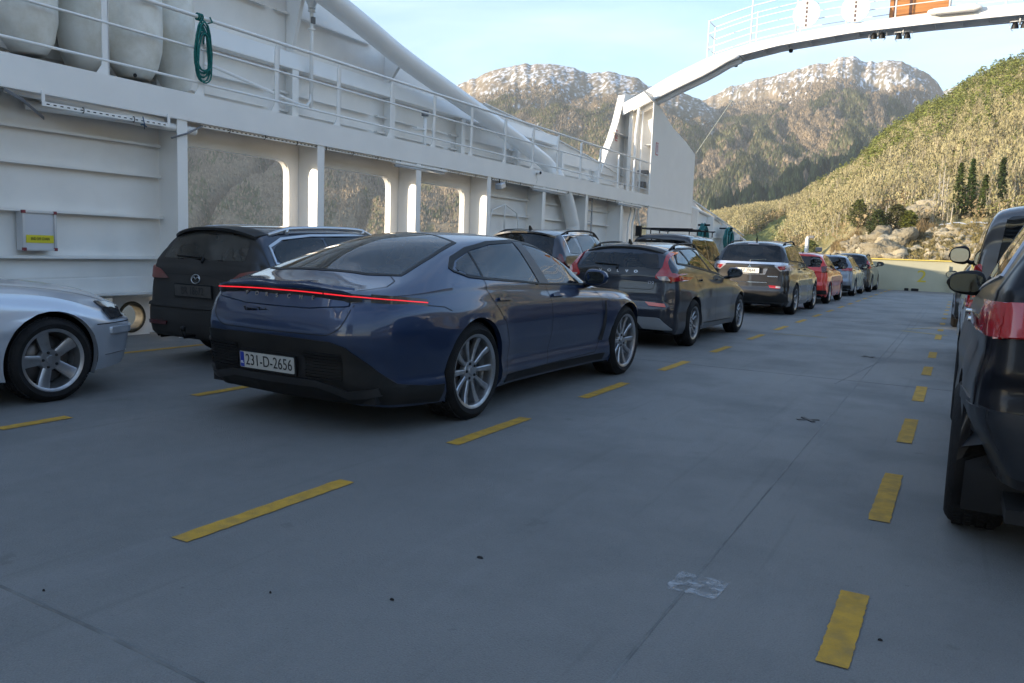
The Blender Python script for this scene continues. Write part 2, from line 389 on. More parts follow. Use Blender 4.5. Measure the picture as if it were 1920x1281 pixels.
        if th:
            nn = len(P3); P3 += [a-b*(th+off+.004) for a, b in zip(P3, N3)]
            cnt = {}
            for f in F3:
                for i in range(len(f)): e = (f[i], f[(i+1) % len(f)]); cnt[e] = 1
            for e in list(cnt):
                if (e[1], e[0]) not in cnt: F3.append((e[1], e[0], e[0]+nn, e[1]+nn))
        o = raw(name, P3, F3, m, parent or root, True, auto=40)
        o.data.update()
        if o.data.polygons:
            c = o.data.polygons[0]; c_n = N3[c.vertices[0]]
            if c.normal.dot(c_n) < 0: o.data.flip_normals()
        if label: o['label'] = label
        return o
    def strip(name, path, mode, m, wd=.006, off=.0015, th=0, parent=None, closed=False):
        if mode == 'S':
            strip(name, path, 'R', m, wd, off, th, parent, closed); return strip(name, path, 'L', m, wd, off, th, parent, closed)
        pts = []; P = [Vector(p) for p in path]
        if closed: P.append(P[0])
        for a, b in zip(P, P[1:]):
            kx = max(1, int((b-a).length/.03))
            for t in range(kx): pts.append(a.lerp(b, t/kx))
        pts.append(P[-1]); P3 = []; F3 = []
        for i, p in enumerate(pts):
            d = (pts[min(i+1, len(pts)-1)]-pts[max(i-1, 0)])
            if closed and i in (0, len(pts)-1): d = pts[1]-pts[-2]
            d.normalize(); nn = Vector((-d.y, d.x))*wd*.5
            a, na = proj(p+nn, mode, off+th); b, nb_ = proj(p-nn, mode, off+th)
            if th: P3 += [a-na*(th+off+.002), a, b, b-nb_*(th+off+.002)]
            else: P3 += [a, b]
        st = 4 if th else 2
        for i in range(len(pts)-1):
            for j in range(st-1): F3.append((i*st+j, (i+1)*st+j, (i+1)*st+j+1, i*st+j+1))
        o = raw(name, P3, F3, m, parent or root, True, auto=50)
        c = o.data.polygons[1 if th else 0]
        if c.normal.dot(na) < 0: o.data.flip_normals()
        return o
    def strip3d(name, segs, m, wd=.01, off=.008, th=.002):
        P3 = []; F3 = []; Q = [proj(p, md, off+th) for md, pp_ in segs for p in pp_]
        for p, na in Q:
            u3 = Vector((0, 0, 1)); t3 = (u3-na*u3.dot(na)).normalized()*wd*.5; P3 += [p+t3-na*(th+.004), p+t3, p-t3, p-t3-na*(th+.004)]
        for i in range(len(Q)-1):
            for j in range(3): F3.append((i*4+j, (i+1)*4+j, (i+1)*4+j+1, i*4+j+1))
        o = raw(name, P3, F3, m, root, True, auto=50)
        if o.data.polygons[1].normal.dot(Q[0][1]) < 0: o.data.flip_normals()
        return o
    build_car.strip3d = strip3d
    # arch lips, wheel wells, floor
    lip = MB(); well = MB(); zl = sp['sill']-.02
    for yw in (0, wb):
        for sgn, md in ((1, 'R'), (-1, 'L')):
            a0 = math.asin(max(-1, min(1, (zl-rt)/Ra))); N = 30; A = []; Bq = []; Cq = []
            for t in range(N+1):
                an = a0+(pi-2*a0)*t/N; yy, zz = yw+Ra*cos(an), rt+Ra*sin(an)
                h, _ = proj((yw+(Ra+.012)*cos(an), rt+(Ra+.012)*sin(an)), md, 0)
                A.append(Vector((h.x, yy, zz))); Bq.append(Vector((h.x-sgn*.035, yw+(Ra-.008)*cos(an), rt+(Ra-.008)*sin(an))))
                Cq.append(Vector((sgn*.42, yw+(Ra+.03)*cos(an), rt+(Ra+.03)*sin(an))))
            lip = MB(); well = MB(); lip.add(A+Bq, [(t, t+1, N+2+t, N+1+t) for t in range(N)])
            D = [b+(b-Vector((b.x, yw, rt))).normalized()*.035 for b in Bq]
            well.add(Bq+D+Cq, [(t, t+1, N+2+t, N+1+t) for t in range(N)]+[(N+1+t, N+2+t, 2*N+3+t, 2*N+2+t) for t in range(N)])
            nq = len(well.v)-len(Cq); well.f.append(list(range(nq, len(well.v))))
            lip.build('arch_lip', sp.get('lipmat', sp['paint']), root, True); well.build('wheel_well', DARK, root, True)
    z0 = sp['sill']+.03
    uf = MB(); w2 = W-.14
    uf.box((-w2, Ra+.02, z0), (w2, wb-Ra-.02, z0+.05)); uf.box((-.42, -sp['ro']+.16, z0), (.42, wb+sp['fo']-.16, z0+.052)); uf.box((-w2+.06, -sp['ro']+.18, z0+.002), (w2-.06, -Ra, z0+.06)); uf.box((-w2+.06, wb+Ra, z0+.002), (w2-.06, wb+sp['fo']-.2, z0+.06))
    uf.build('underbody', DARK, root)
    # interior
    if sp.get('interior', True):
        it = MB(); y1 = sp.get('seat_y', wb*.42); y2 = sp.get('rseat_y', wb*.02+.12); sh = sp.get('seat_h', .62)
        def seat(cx, cy, hw, zt, head=True):
            it = MB()
            T = Matrix.Translation((cx, cy, .35)) @ Matrix.Rotation(.28, 4, 'X')
            it.lathe([(.01, 0), (hw*1.0, .02), (hw*1.05, .3), (hw*.95, zt-.1), (hw*.6, zt), (.01, zt+.01)], 14, T @ Matrix.Diagonal((1, .32, 1, 1)))
            if head: it.lathe([(.01, zt+.05), (.1, zt+.06), (.13, zt+.13), (.11, zt+.2), (.01, zt+.22)], 12, T @ Matrix.Diagonal((1, .4, 1, 1)))
            it.box((cx-hw, cy, .32), (cx+hw, cy+.5, .5)); it.build('seat', sp.get('seatmat', SEATD), root, True, auto=50)
        for cx in (-.38, .38): seat(cx, y1, .25, sh)
        for cx in (-.42, 0, .42): seat(cx, y2, .24, sh-.04, True)
        fl_ = MB(); fl_.box((-W+.2, .1, .30), (W-.2, wb+.1, .34)); fl_.box((-W+.22, wb-.85, .34), (W-.22, wb-.25, sp.get('dash', .82)))
        T = Matrix.Translation((-.38, wb-1.0, sp.get('dash', .82)+.02)) @ Matrix.Rotation(1.15, 4, 'X')
        for t in range(20):
            a, b = 2*pi*t/20, 2*pi*(t+1)/20
            fl_.tube([T @ Vector((.18*cos(a), .18*sin(a), 0)), T @ Vector((.18*cos(b), .18*sin(b), 0))], .014, 5)
        fl_.build('dashboard', DARK, root)
    # wheels
    R0, RR, TW, style, am = sp['tyre']
    wmesh = {}
    for yw in (0, wb):
        for sgn in (1, -1):
            we = make_wheel(root, (sgn*(sp['track']-TW/2), yw, R0), sgn, R0, RR, TW, style, am, sp.get('steer', 0) if yw else 0, wmesh)
    # mirrors
    if 'mirror' in sp:
        mx_, my, mz, msz = sp['mirror']
        for sgn in (1, -1):
            mm = MB(); g_ = MB(); c = Vector((sgn*(mx_+.10), my, mz)); a, b, d_ = .125*msz, .07*msz, .085*msz*sp.get('mir_h', 1)
            rings = 10; nn = 16; vsm = []
            for i in range(rings+1):
                t = -1+2*i/rings; s = max(.02, (1-abs(t)**3.2))**.5
                for kx in range(nn):
                    an = 2*pi*kx/nn; ca, sa = cos(an), sin(an); ca = math.copysign(abs(ca)**.6, ca); sa = math.copysign(abs(sa)**.6, sa)
                    yy = c.y+(b*ca*s if ca > 0 else b*.55*ca*s)
                    vsm.append(Vector((c.x+a*t, yy+.02*t*sgn, c.z+d_*sa*s*(1-.18*t*sgn))))
            fsm = [(i*nn+kx, i*nn+(kx+1) % nn, (i+1)*nn+(kx+1) % nn, (i+1)*nn+kx) for i in range(rings) for kx in range(nn)]
            mm.add(vsm, fsm)
            ho = mm.build('door_mirror', sp.get('mirmat', BLACK), root, True)
            pts = [(c.x+a*.84*math.copysign(abs(cos(t_))**.7, cos(t_)), c.y-b*.60-.004, c.z+d_*.76*math.copysign(abs(sin(t_))**.7, sin(t_))) for t_ in np.linspace(0, 2*pi, 20, endpoint=False)]
            g_.add(pts, [tuple(range(20))]); g_.build('mirror_glass', sp.get('mglass', CHROMEG), ho)
            ar = MB(); ar.tube([(sgn*(mx_-.08), my+.03, mz-.10*msz), (sgn*(mx_+.02), my+.02, mz-.07*msz), (sgn*(mx_+.08), my+.01, mz-.04*msz)], [.03, .028, .02], 8); ar.build('mirror_arm', BLACK, ho)
    return root, patch, strip, proj, body

CHROMEG = mat('mirror_glass', (.16, .18, .20), .04, 1)
def make_wheel(root, loc, sgn, R0, RR, TW, style, am, steer, cache):
    h = empty('wheel', loc, steer+(0 if sgn > 0 else pi), parent=root)
    key = 'w'
    if key not in cache:
        t = MB(); hw = TW/2
        prof = [(RR-.012, hw-.035), (RR+.004, hw-.004), (RR+.02, hw+.004), ((RR+R0)/2, hw+.010), (R0-.035, hw+.002), (R0-.014, hw-.014), (R0-.003, hw-.04), (R0, hw-.07), (R0, 0), (R0, -hw+.07), (R0-.003, -hw+.04), (R0-.02, -hw+.01), ((RR+R0)/2, -hw-.005), (RR, -hw+.02)]
        M = Matrix.Rotation(pi/2, 4, 'Y')
        # lathe axis z -> +x
        M = Matrix(((0, 0, 1, 0), (1, 0, 0, 0), (0, 1, 0, 0), (0, 0, 0, 1)))
        t.lathe(prof, 64, M)
        # tread blocks
        for i in range(72):
            a = 2*pi*i/72
            for (xa, xb) in ((-hw+.035, -hw*.45), (-hw*.36, -.012), (.012, hw*.36), (hw*.45, hw-.03)):
                T = Matrix.Rotation(a, 4, 'X'); t.box((xa, -R0*.034, R0-.004), (xb, R0*.034, R0+.0055), T)
        me_t = t
        r = MB()
        rp_ = [(RR-.018, hw-.09), (RR-.02, hw-.03), (RR-.016, hw-.012), (RR-.002, hw-.004), (RR+.008, hw-.001), (RR+.010, hw-.012), (RR, hw-.03)]
        r.lathe(rp_, 64, M); r.lathe([(RR-.018, hw-.09), (RR-.035, hw-.13), (RR-.04, -hw+.03)], 48, M)
        n = {'ten': 10, 'five': 5, 'seven': 7, 'fivesplit': 5, 'six': 6}[style]
        for i in range(n):
            T = Matrix.Rotation(2*pi*i/n+pi/2, 4, 'X')
            def spoke(w0, w1, sk0=0, sk1=0, x0=hw-.05, x1=hw-.022, mid=-.012):
                rad = [.05, RR*.35, RR*.7, RR-.012]; ww = [w0*.9, w0, (w0+w1)/2, w1]; xx = [x0, x0+.004, (x0+x1)/2+mid*.3, x1]; sk = [sk0, sk0+(sk1-sk0)*.3, sk0+(sk1-sk0)*.66, sk1]
                vv = []; ff = []
                for rr_, w_, x_, s_ in zip(rad, ww, xx, sk):
                    vv += [T @ Vector((x_-.030, s_-w_, rr_)), T @ Vector((x_-.006, s_-w_, rr_)), T @ Vector((x_, s_-w_*.62, rr_)), T @ Vector((x_, s_+w_*.62, rr_)), T @ Vector((x_-.006, s_+w_, rr_)), T @ Vector((x_-.030, s_+w_, rr_))]
                for a_ in range(3):
                    for b_ in range(5): ff.append((a_*6+b_, a_*6+b_+1, a_*6+b_+7, a_*6+b_+6))
                r.add(vv, ff)
            if style == 'ten': spoke(.016, .027)
            elif style == 'five': spoke(.036, .05)
            elif style == 'seven': spoke(.020, .026)
            elif style == 'six': spoke(.03, .035)
            else: spoke(.018, .016, .014, .05); spoke(.018, .016, -.014, -.05)
        r.lathe([(.001, hw-.045), (.075, hw-.045), (.082, hw-.055), (.085, hw-.09)], 30, M)
        r.lathe([(.001, hw-.034), (.030, hw-.036), (.034, hw-.046)], 20, M)
        b = MB()
        for i in range(5):
            T = Matrix.Rotation(2*pi*i/5+.3, 4, 'X') @ Matrix.Translation((0, 0, .057)); b.lathe([(.001, hw-.038), (.0095, hw-.038), (.012, hw-.046)], 8, T @ M)
        d = MB(); d.lathe([(.06, hw-.115), (RR*.78, hw-.115), (RR*.78, hw-.14), (.06, hw-.14)], 40, M)
        d2 = MB(); d2.lathe([(.001, hw-.17), (RR-.03, hw-.17)], 32, M)
        cache[key] = [me_t.build('tyre', RUBBER, h, True, auto=35), r.build('rim', am, h, True, auto=30), b.build('wheel_bolts', BLACK, h, True), d.build('brake_disc', DISC, h, True), d2.build('wheel_back', DARK, h)]
    else:
        for o in cache[key]:
            c = o.copy(); COL.objects.link(c); c.parent = h
    return h

def plate(root, proj, cx, cz, wd, ht, text, mode='B', style='no', tilt=0.05, off=.012, y=None):
    p, n = proj((cx, cz), mode, off)
    if y is not None: p.y = y
    sg = 1 if mode == 'B' else -1
    X = Vector((sg, 0, 0)); Z = Vector((0, sg*-tilt, 1)).normalized(); M = frame(p, X, Z)
    b = MB(); b.box((-wd/2-.012, -ht/2-.012, -.012), (wd/2+.012, ht/2+.012, .001), M); f = b.build('number_plate', BLACK, root)
    b = MB(); b.prism(rp([(-wd/2, -ht/2), (wd/2, -ht/2), (wd/2, ht/2), (-wd/2, ht/2)], .01), 2, .002, .0045)
    b.v = [tuple(M @ Vector(v)) for v in b.v]
    b.build('plate_face', {'no': PLATEY, 'ie': PLATE, 'dirty': PLDIRT}[style], f)
    if style != 'dirty' or text:
        if style in ('no', 'ie'):
            b = MB(); b.box((-wd/2+.004, -ht/2+.004, .0046), (-wd/2+.042, ht/2-.004, .0056), M); b.build('plate_band', BLUEB, f)
        text_mesh('plate_text', text, ht*.98, INK, f, M @ Matrix.Translation((.02 if style != 'dirty' else 0, -.002, .006)), .0006, sx=.82 if style == 'ie' else .74, spacing=1.02)
    if style == 'ie':
        text_mesh('plate_text', 'IRL', ht*.24, SIGNW, f, M @ Matrix.Translation((-wd/2+.023, -.02, .0065)), .0004, sx=.8)
    return f
PLDIRT = mat('dirty_plate', (.06, .055, .05), .7, var=.2, vscale=20)
# ---- blue fastback saloon -------------------------------------------------
P_BLUE = paint('blue_paint', (.004, .022, .072), .40, .36)
PC = [(0, 3.84, .60), (0, 3.46, .73), (0, 2.95, .85), (0, 2.4, .945), (0, 1.9, 1.19), (0, 1.45, 1.355), (0, 1.0, 1.40), (0, .5, 1.39), (0, .05, 1.335), (0, -.3, 1.235), (0, -.6, 1.105), (0, -.82, 1.02), (0, -1.06, .985)]
PR = [(.35, 3.80, .60), (.45, 3.43, .72), (.55, 2.9, .84), (.735, 2.2, .965), (.69, 1.80, 1.19), (.63, 1.42, 1.315), (.605, 1.05, 1.355), (.60, .6, 1.335), (.61, .2, 1.265), (.64, -.15, 1.17), (.67, -.45, 1.075), (.63, -.74, 1.0), (.46, -1.03, .97)]
PS = [(.70, 3.62, .56), (.86, 3.22, .78), (.885, 2.85, .885), (.87, 2.25, .93), (.86, 1.85, .95), (.855, 1.4, .965), (.86, .95, .985), (.87, .5, 1.0), (.895, .1, 1.0), (.90, -.3, .985), (.87, -.62, .955), (.785, -.86, .94), (.63, -1.005, .95)]
QW = [(-.03, 1.115), (.07, 1.175), (.28, 1.24), (.21, 1.06), (.06, 1.075)]
RW = [(.30, 1.245), (.65, 1.30), (1.02, 1.325), (1.135, 1.0), (.245, 1.055)]
FW = [(1.16, 1.323), (1.5, 1.272), (1.76, 1.18), (2.13, .972), (1.30, .992)]
RG = [(-.50, .30), (-.25, .36), (0, .38), (.25, .36), (.50, .30), (.575, -.1), (.62, -.5), (.40, -.60), (0, -.64), (-.40, -.60), (-.62, -.5), (-.575, -.1)]
WS = [(-.53, 1.40), (0, 1.52), (.53, 1.40), (.68, 2.0), (.66, 2.12), (0, 2.34), (-.66, 2.12), (-.68, 2.0)]
blue = dict(name='parked_car', label='dark blue fastback sports saloon with a lit red light bar across its tail', loc=(-4.05, 5.096, 0), rz=-.0232, wb=2.9, fo=.94, ro=1.12, W=.983,
    curves=(PC, PR, PS), paint=P_BLUE, arch=.405, tyre=(.362, .272, .275, 'ten', ALLOY), track=.958, sill=.19, zrear=.21, zfront=.2, flare=.022, bulge=.012, crown=.016,
    side=[(.2, .015), (.26, .05), (.33, .052), (.40, .034), (.55, .06), (.70, .068), (.82, .056), (.9, .03)], rear=[(.2, -.10), (.3, .0), (.38, .035), (.5, .035), (.60, .065), (.68, .07), (.76, .055), (.86, .0), (.89, -.03), (.94, -.022), (.955, 0)],
    front=[(.2, 0), (.4, .06), (.55, .03)], mirror=(.88, 2.03, 1.035, .90), mirmat=P_BLUE, seat_y=1.05, rseat_y=.35, seat_h=.62, dash=.80,
    holes=[('S', QW), ('S', RW), ('S', FW), ('T', [(x, y) for x, y in RG]), ('T', WS)])
root, patch, strip, proj, body = build_car(blue)
frit = [(y+(y-1.0)*.03, z) for y, z in [(-.06, 1.115), (.07, 1.19), (.32, 1.262), (.65, 1.318), (1.05, 1.342), (1.35, 1.318), (1.6, 1.26), (1.85, 1.155), (2.1, .985)]]
strip('window_trim', [(-.075, 1.10)]+frit, 'S', BLACK, .026, .004, .002)
strip('window_trim', [(-.075, 1.10), (.04, 1.062), (.22, 1.046), (1.2, .987), (2.17, .958)], 'S', BLACK, .016, .004, .002)
for nme, pl in (('side_window', QW), ('side_window', RW), ('side_window', FW)): patch(nme, pl, 'S', GLASS, .003, 0, .06)
patch('pillar_trim', [(1.03, 1.335), (1.165, 1.332), (1.315, .985), (1.13, .992)], 'S', mat('gloss_black', (.01, .012, .018), .38), .006, .002)
strip('pillar_trim', [(.29, 1.255), (.225, 1.05)], 'S', BLACK, .02, .006)
strip('door_gap', [(1.235, .985), (1.27, .86), (1.285, .6), (1.25, .36), (1.22, .27)], 'S', DARK, .006, .002)
strip('door_gap', [(.225, 1.045), (.20, .96), (.31, .83), (.44, .70), (.52, .52), (.51, .36), (.47, .28)], 'S', DARK, .006, .002)
strip('door_gap', [(2.2, .93), (2.30, .84), (2.34, .6), (2.32, .42), (2.2, .3), (.6, .27)], 'S', DARK, .006, .002)
patch('air_vent', [(2.37, .80), (2.395, .80), (2.40, .60), (2.36, .40), (2.285, .42), (2.34, .60)], 'S', DARK, .004, 0)
strip('sill_trim', [(.50, .245), (2.40, .245)], 'S', BLACK, .07, .003, .004)
for yy in (.34, 1.30): patch('door_handle', rp([(yy, .875), (yy+.23, .87), (yy+.22, .89), (yy+.01, .898)], .008), 'S', P_BLUE, .006, .016, .03)
patch('charge_flap', rp([(2.44, .74), (2.56, .75), (2.57, .86), (2.46, .87)], .03), 'S', P_BLUE, .0022, 0, .03)
strip('bumper_gap', [(-.56, .875), (-.40, .86), (-.33, .83)], 'S', DARK, .005, .002)
patch('rear_window', RG, 'T', GLASSP, .003, 0, .08)
strip('window_seal', [(-.52, .31), (-.59, -.1), (-.635, -.51), (-.42, -.615), (0, -.655), (.42, -.615), (.635, -.51), (.59, -.1), (.52, .31), (.26, .375), (0, .395), (-.26, .375)], 'T', BLACK, .03, .002, .0015, closed=True)
patch('windscreen', WS, 'T', GLASS, .003, 0, .1)
strip('hatch_gap', [(.585, -.56), (.67, -.62), (.70, -.74), (.62, -.95)], 'T', DARK, .006, .002); strip('hatch_gap', [(-.585, -.56), (-.67, -.62), (-.70, -.74), (-.62, -.95)], 'T', DARK, .006, .002)
strip('tail_spoiler', [(-.60, -.975), (-.46, -1.0), (-.3, -1.02), (0, -1.04), (.3, -1.02), (.46, -1.0), (.60, -.975)], 'T', P_BLUE, .07, .004, .006)
GB = mat('light_bar_glass', (.012, .010, .011), .3, coat=.6, dirt=((.09, .08, .065), .7, 9))
patch('light_bar_housing', [(-.68, .945), (-.4, .962), (0, .966), (.4, .962), (.68, .945), (.68, .90), (.5, .885), (0, .885), (-.5, .885), (-.68, .90)], 'B', GB, .003, .003, .03)
def bar(x): return .948-.018*(abs(x)/.7)**2
strip3d = build_car.strip3d
SB = [(-.93+.37*t, .926-.034*t) for t in np.linspace(0, 1, 12)]
strip3d('light_bar_housing', [('R', [(y, z-.002) for y, z in SB])], GB, .055, .003, .003); strip3d('light_bar_housing', [('L', [(y, z-.002) for y, z in SB])], GB, .055, .003, .003)
strip3d('light_bar', [('B', [(x, bar(x)) for x in np.linspace(-.62, .40, 34)])], LIT, .0068)
strip3d('light_bar', [('B', [(x, bar(x)) for x in np.linspace(.412, .66, 10)]), ('R', SB)], LIT, .0068)
strip3d('light_bar', [('L', SB), ('B', [(x, bar(x)) for x in np.linspace(-.66, -.63, 2)])], LIT, .0068)
for i, ch in enumerate('PORSCHE'):
    p, n = proj(((i-3)*.105, .905), 'B', .0); text_mesh('rear_letter', ch, .042, mat('letter_grey', (.28, .26, .23), .5), root, frame(p-Vector((0, .018, 0)), (1, -n.x/n.y*0, 0), (0, 0, 1)), .004)
p, n = proj((-.16, .80), 'B', 0); text_mesh('rear_script', 'Taycan Turbo', .045, BLACK, root, frame(p-Vector((0, .004, 0)), (1, .02, 0), (0, -.4, 1)), .003)
strip('hatch_gap', rp([(-.64, .875), (-.60, .73), (-.50, .67), (.50, .67), (.60, .73), (.64, .875)], [0, .05, .05, .05, .05, 0]), 'B', DARK, .006, .002)
BPL = mat('bumper_plastic', (.009, .009, .009), .55, var=.3, vscale=6, dirt=((.028, .024, .02), .5, 6), spec=.3)
patch('rear_bumper', [(-.93, .60), (-.66, .632), (0, .645), (.52, .632), (.64, .60), (.76, .48), (.86, .36), (.935, .33), (.94, .22), (0, .21), (-.94, .22)], 'B', BPL, .006, .006, .04)
for k in range(9):
    strip('grille_slat', [(.30, .55-k*.021), (.60-k*.0, .55-k*.021)], 'B', BLACK, .010, .014, .010); strip('grille_slat', [(-.80, .55-k*.021), (-.34, .55-k*.021)], 'B', BLACK, .010, .014, .010)
patch('rear_bumper', [(-.93, .335), (-.42, .325), (-.44, .20), (-.93, .22)], 'S', BPL, .005, .004, .04)
strip('diffuser', [(-.80, .315), (-.62, .30), (-.5, .325), (-.40, .345), (.40, .345), (.50, .325), (.62, .285), (.74, .30), (.80, .315)], 'B', mat('diffuser_grey', (.018, .018, .019), .45, dirt=((.035, .03, .026), .5, 6)), .05, .012, .02)
plate(root, proj, -.02, .448, .52, .112, '231-D-2656', style='ie', tilt=.08, off=.03)
patch('plate_recess', rp([(-.31, .53), (.31, .53), (.31, .37), (-.31, .37)], .02), 'B', DARK, .007, .008, .05)
strip('reflector_strip', [(-.45, .345), (-.38, .345)], 'B', REDD, .012, .02)

# ---- other cars -----------------------------------------------------------
SIDE = [(.2, .0), (.3, .045), (.38, .045), (.5, .035), (.65, .05), (.8, .045), (.92, .02)]
REAR = [(.2, -.04), (.3, .06), (.42, .09), (.55, .09), (.62, .06), (.75, .05), (.9, .03)]
FRONT = [(.2, .0), (.3, .05), (.5, .07), (.65, .03)]
def car(name, label, loc, g, paint_, tyre, arch, win, rearwin, track=None, rz=0, side=SIDE, rear=REAR, trim=CHROME, trimw=.014, sill=.2, zrear=.26, zfront=.22, flare=.018, doors=None, handles=None, glas=None, group=None, roofrail=None, plates=None, extra=None, mirror=None, mirmat=None, seatmat=None, lip=None, pill=(), front=FRONT, wscreen=True, cat='car', mir_h=1, bulge=.02, crown=.025, steer=0, rg=None, tailz=0, tuck=0, mglass=None):
    wb, fo, ro, W, H = g[0:5]; yc, yt = g[9], g[10]
    sp = dict(name=name, label=label, loc=loc, rz=rz, wb=wb, fo=fo, ro=ro, W=W, curves=gen(*g), paint=paint_, arch=arch, tyre=tyre, track=track or W-.01, sill=sill, zrear=zrear, zfront=zfront, flare=flare, side=side, rear=rear, front=front, bulge=bulge, crown=crown, group=group, cat=cat, mir_h=mir_h, seatmat=seatmat or SEATD, lipmat=lip or paint_, steer=steer, dash=g[7]-.2)
    sp['tailz'] = tailz; sp['tuck'] = tuck
    if mglass: sp['mglass'] = mglass
    if mirror: sp['mirror'] = mirror; sp['mirmat'] = mirmat or BLACK
    wsn = [(-.5*W/.9, yt+.0), (0, yt+.06), (.5*W/.9, yt), (.64*W/.9, yc-.30), (0, yc-.07), (-.64*W/.9, yc-.30)]
    sp['holes'] = [('S', w) for w in win]+[('B', rearwin)]+([('T', wsn)] if wscreen else [])
    root, patch, strip, proj, body = build_car(sp)
    glas = glas or GLASS; rg = rg or glas
    for w in win: patch('side_window', w, 'S', glas, .004, 0, .07)
    patch('rear_window', rearwin, 'B', rg, .004, 0, .07)
    if wscreen: patch('windscreen', wsn, 'T', glas, .003, 0, .1)
    return root, patch, strip, proj, body, sp

def outline(win, d=.012):
    c = Vector((sum(p[0] for p in win)/len(win), sum(p[1] for p in win)/len(win)))
    return [tuple(Vector(p)+(Vector(p)-c).normalized()*d) for p in win]
def rails(root, proj, sp, y0, y1, m, x=.60, h=.05, r=.017):
    W = sp['W']
    for s in (1, -1):
        pts = []
        for t in np.linspace(0, 1, 15):
            y = y0+(y1-y0)*t; p, _ = proj((s*x, y), 'T', 0); e = min(t, 1-t); pts.append((p.x, y, p.z+h*sm(e, -.02, .16)))
        b = MB(); b.tube(pts, r, 8)
        for t in (2, 12): b.tube([(pts[t][0], pts[t][1], pts[t][2]-h-.01), pts[t]], r*1.2, 6)
        b.build('roof_rail', m, root, True)
def antenna(root, y, z, h=.05):
    b = MB(); b.prism([(y+.06, z-.01), (y-.06, z-.01), (y-.055, z+h), (y-.035, z+h)], 0, -.012, .012); b.build('roof_antenna', BLACK, root)
def spoiler(root, proj, hw, y0, ln, drop, m, th=.028):
    b = MB(); N = 14; A = []
    for i in range(N+1):
        x = -hw+2*hw*i/N; e = 1-abs(x/hw)**4*.35
        p, _ = proj((x, y0), 'T', .004); q, _ = proj((x, y0+.12), 'T', -.004)
        A += [(x, q.y, q.z), (x, p.y, p.z+.006), (x, y0-ln*e, p.z-drop), (x, y0-ln*e, p.z-drop-th), (x, y0, p.z-drop*.4-th-.03)]
    b.add(A, [(i*5+j, i*5+j+1, (i+1)*5+j+1, (i+1)*5+j) for i in range(N) for j in range(4)]+[(4, 3, 2, 1, 0), tuple(N*5+j for j in range(5))])
    o = b.build('rear_spoiler', m, root, True, auto=45)
    c = o.data.polygons[0]
    if c.normal.z < 0: o.data.flip_normals()
def wiper(root, proj, x0, x1, z, m=BLACK):
    b = MB(); pa = [proj((x0+(x1-x0)*t, z+.012*t), 'B', .014)[0] for t in np.linspace(0, 1, 6)]; b.tube(pa, .007, 6); b.tube([proj((x0, z-.05), 'B', .015)[0], pa[0]], .014, 6); b.build('rear_wiper', m, root, True)
def doorlines(strip, ys, z0, z1, m=DARK):
    for y in ys: strip('door_gap', [(y[0], z1), (y[1], (z0+z1)/2+.05), (y[2], z0)], 'S', m, .007, .002)
def handle(patch, ys, z, m):
    for y in ys: patch('door_handle', rp([(y, z-.012), (y+.2, z-.012), (y+.2, z+.016), (y, z+.016)], .012), 'S', m, .012, .018, .03)

# dark hatchback with tall red tail lamps
P_GREY = paint('grey_blue_paint', (.010, .015, .028), .4, .38)
w1 = rp([(-.44, 1.165), (-.20, 1.30), (-.03, 1.335), (.04, 1.14)], [.04, .05, .02, .01]); w2 = rp([(.02, 1.338), (.50, 1.355), (.98, 1.06), (.09, 1.135)], .02); w3 = rp([(.57, 1.352), (.80, 1.345), (1.28, 1.265), (1.84, 1.13), (2.02, .955), (1.06, 1.052)], .02)
rw = rp([(-.50, 1.275), (.50, 1.275), (.585, 1.09), (-.585, 1.09)], .05)
root, patch, strip, proj, body, sp = car('parked_car', 'dark grey hatchback with tall red tail lamps, directly ahead of the blue saloon', (-4.115, 11.17, 0), (2.646, .87, .85, .89, 1.445, .70, .98, .93, 1.06, 1.98, 1.12, .70, -.50, 1.375, -.80, 1.06), P_GREY, (.329, .225, .225, 'fivesplit', ALLOY), .375, [w1, w2, w3], rw, track=.89, mirror=(.85, 1.90, 1.02, .95), mirmat=P_GREY, seatmat=SEATB, rg=GLASSP)
strip('window_trim', [(-.47, 1.155), (-.23, 1.315), (-.02, 1.355), (.5, 1.375), (.85, 1.365), (1.3, 1.285), (1.85, 1.15), (2.06, .95), (.95, 1.04), (.0, 1.125)], 'S', BLACK, .02, .005, .003, closed=True)
for a, b, c, d in (((-.05, 1.33), (.0, 1.335), (.075, 1.13), (.03, 1.14)), ((.50, 1.36), (.58, 1.36), (1.07, 1.045), (.98, 1.055))): patch('pillar_trim', [a, b, c, d], 'S', BLACK, .006, .002)
spoiler(root, proj, .56, -.46, .12, .02, BLACK)
patch('tailgate_glass_edge', rp([(-.60, 1.09), (.60, 1.09), (.63, .985), (-.63, .985)], .02), 'B', GLASSD, .005, .002, .06)
for i, ch in enumerate('VOLVO'):
    p, n = proj(((i-2)*.128+.02, 1.03), 'B', .009); text_mesh('rear_letter', ch, .05, CHROME, root, frame(p, (1, 0, 0), (0, .25, 1)), .003, sx=1.35)
for s in (1, -1):
    patch('tail_lamp', rp([(s*.60, 1.30), (s*.64, 1.30), (s*.665, 1.16), (s*.74, 1.03), (s*.90, 1.0), (s*.90, .93), (s*.78, .915), (s*.56, .95), (s*.55, .985), (s*.625, 1.10)], .012), 'B', REDL, .008, .014, .03)
    patch('tail_lamp_lens', rp([(s*.575, .975), (s*.70, .985), (s*.74, .925), (s*.62, .93)], .012), 'B', CLEARL, .024, .004, .03)
    patch('tail_lamp', [(-.70, 1.01), (-.50, .985), (-.50, .93), (-.70, .925)], 'R' if s > 0 else 'L', REDL, .008, .012, .03)
    patch('rear_reflector', [(s*.44, .635), (s*.70, .62), (s*.72, .575), (s*.50, .585)], 'B', PINKL, .008, .006, .03)
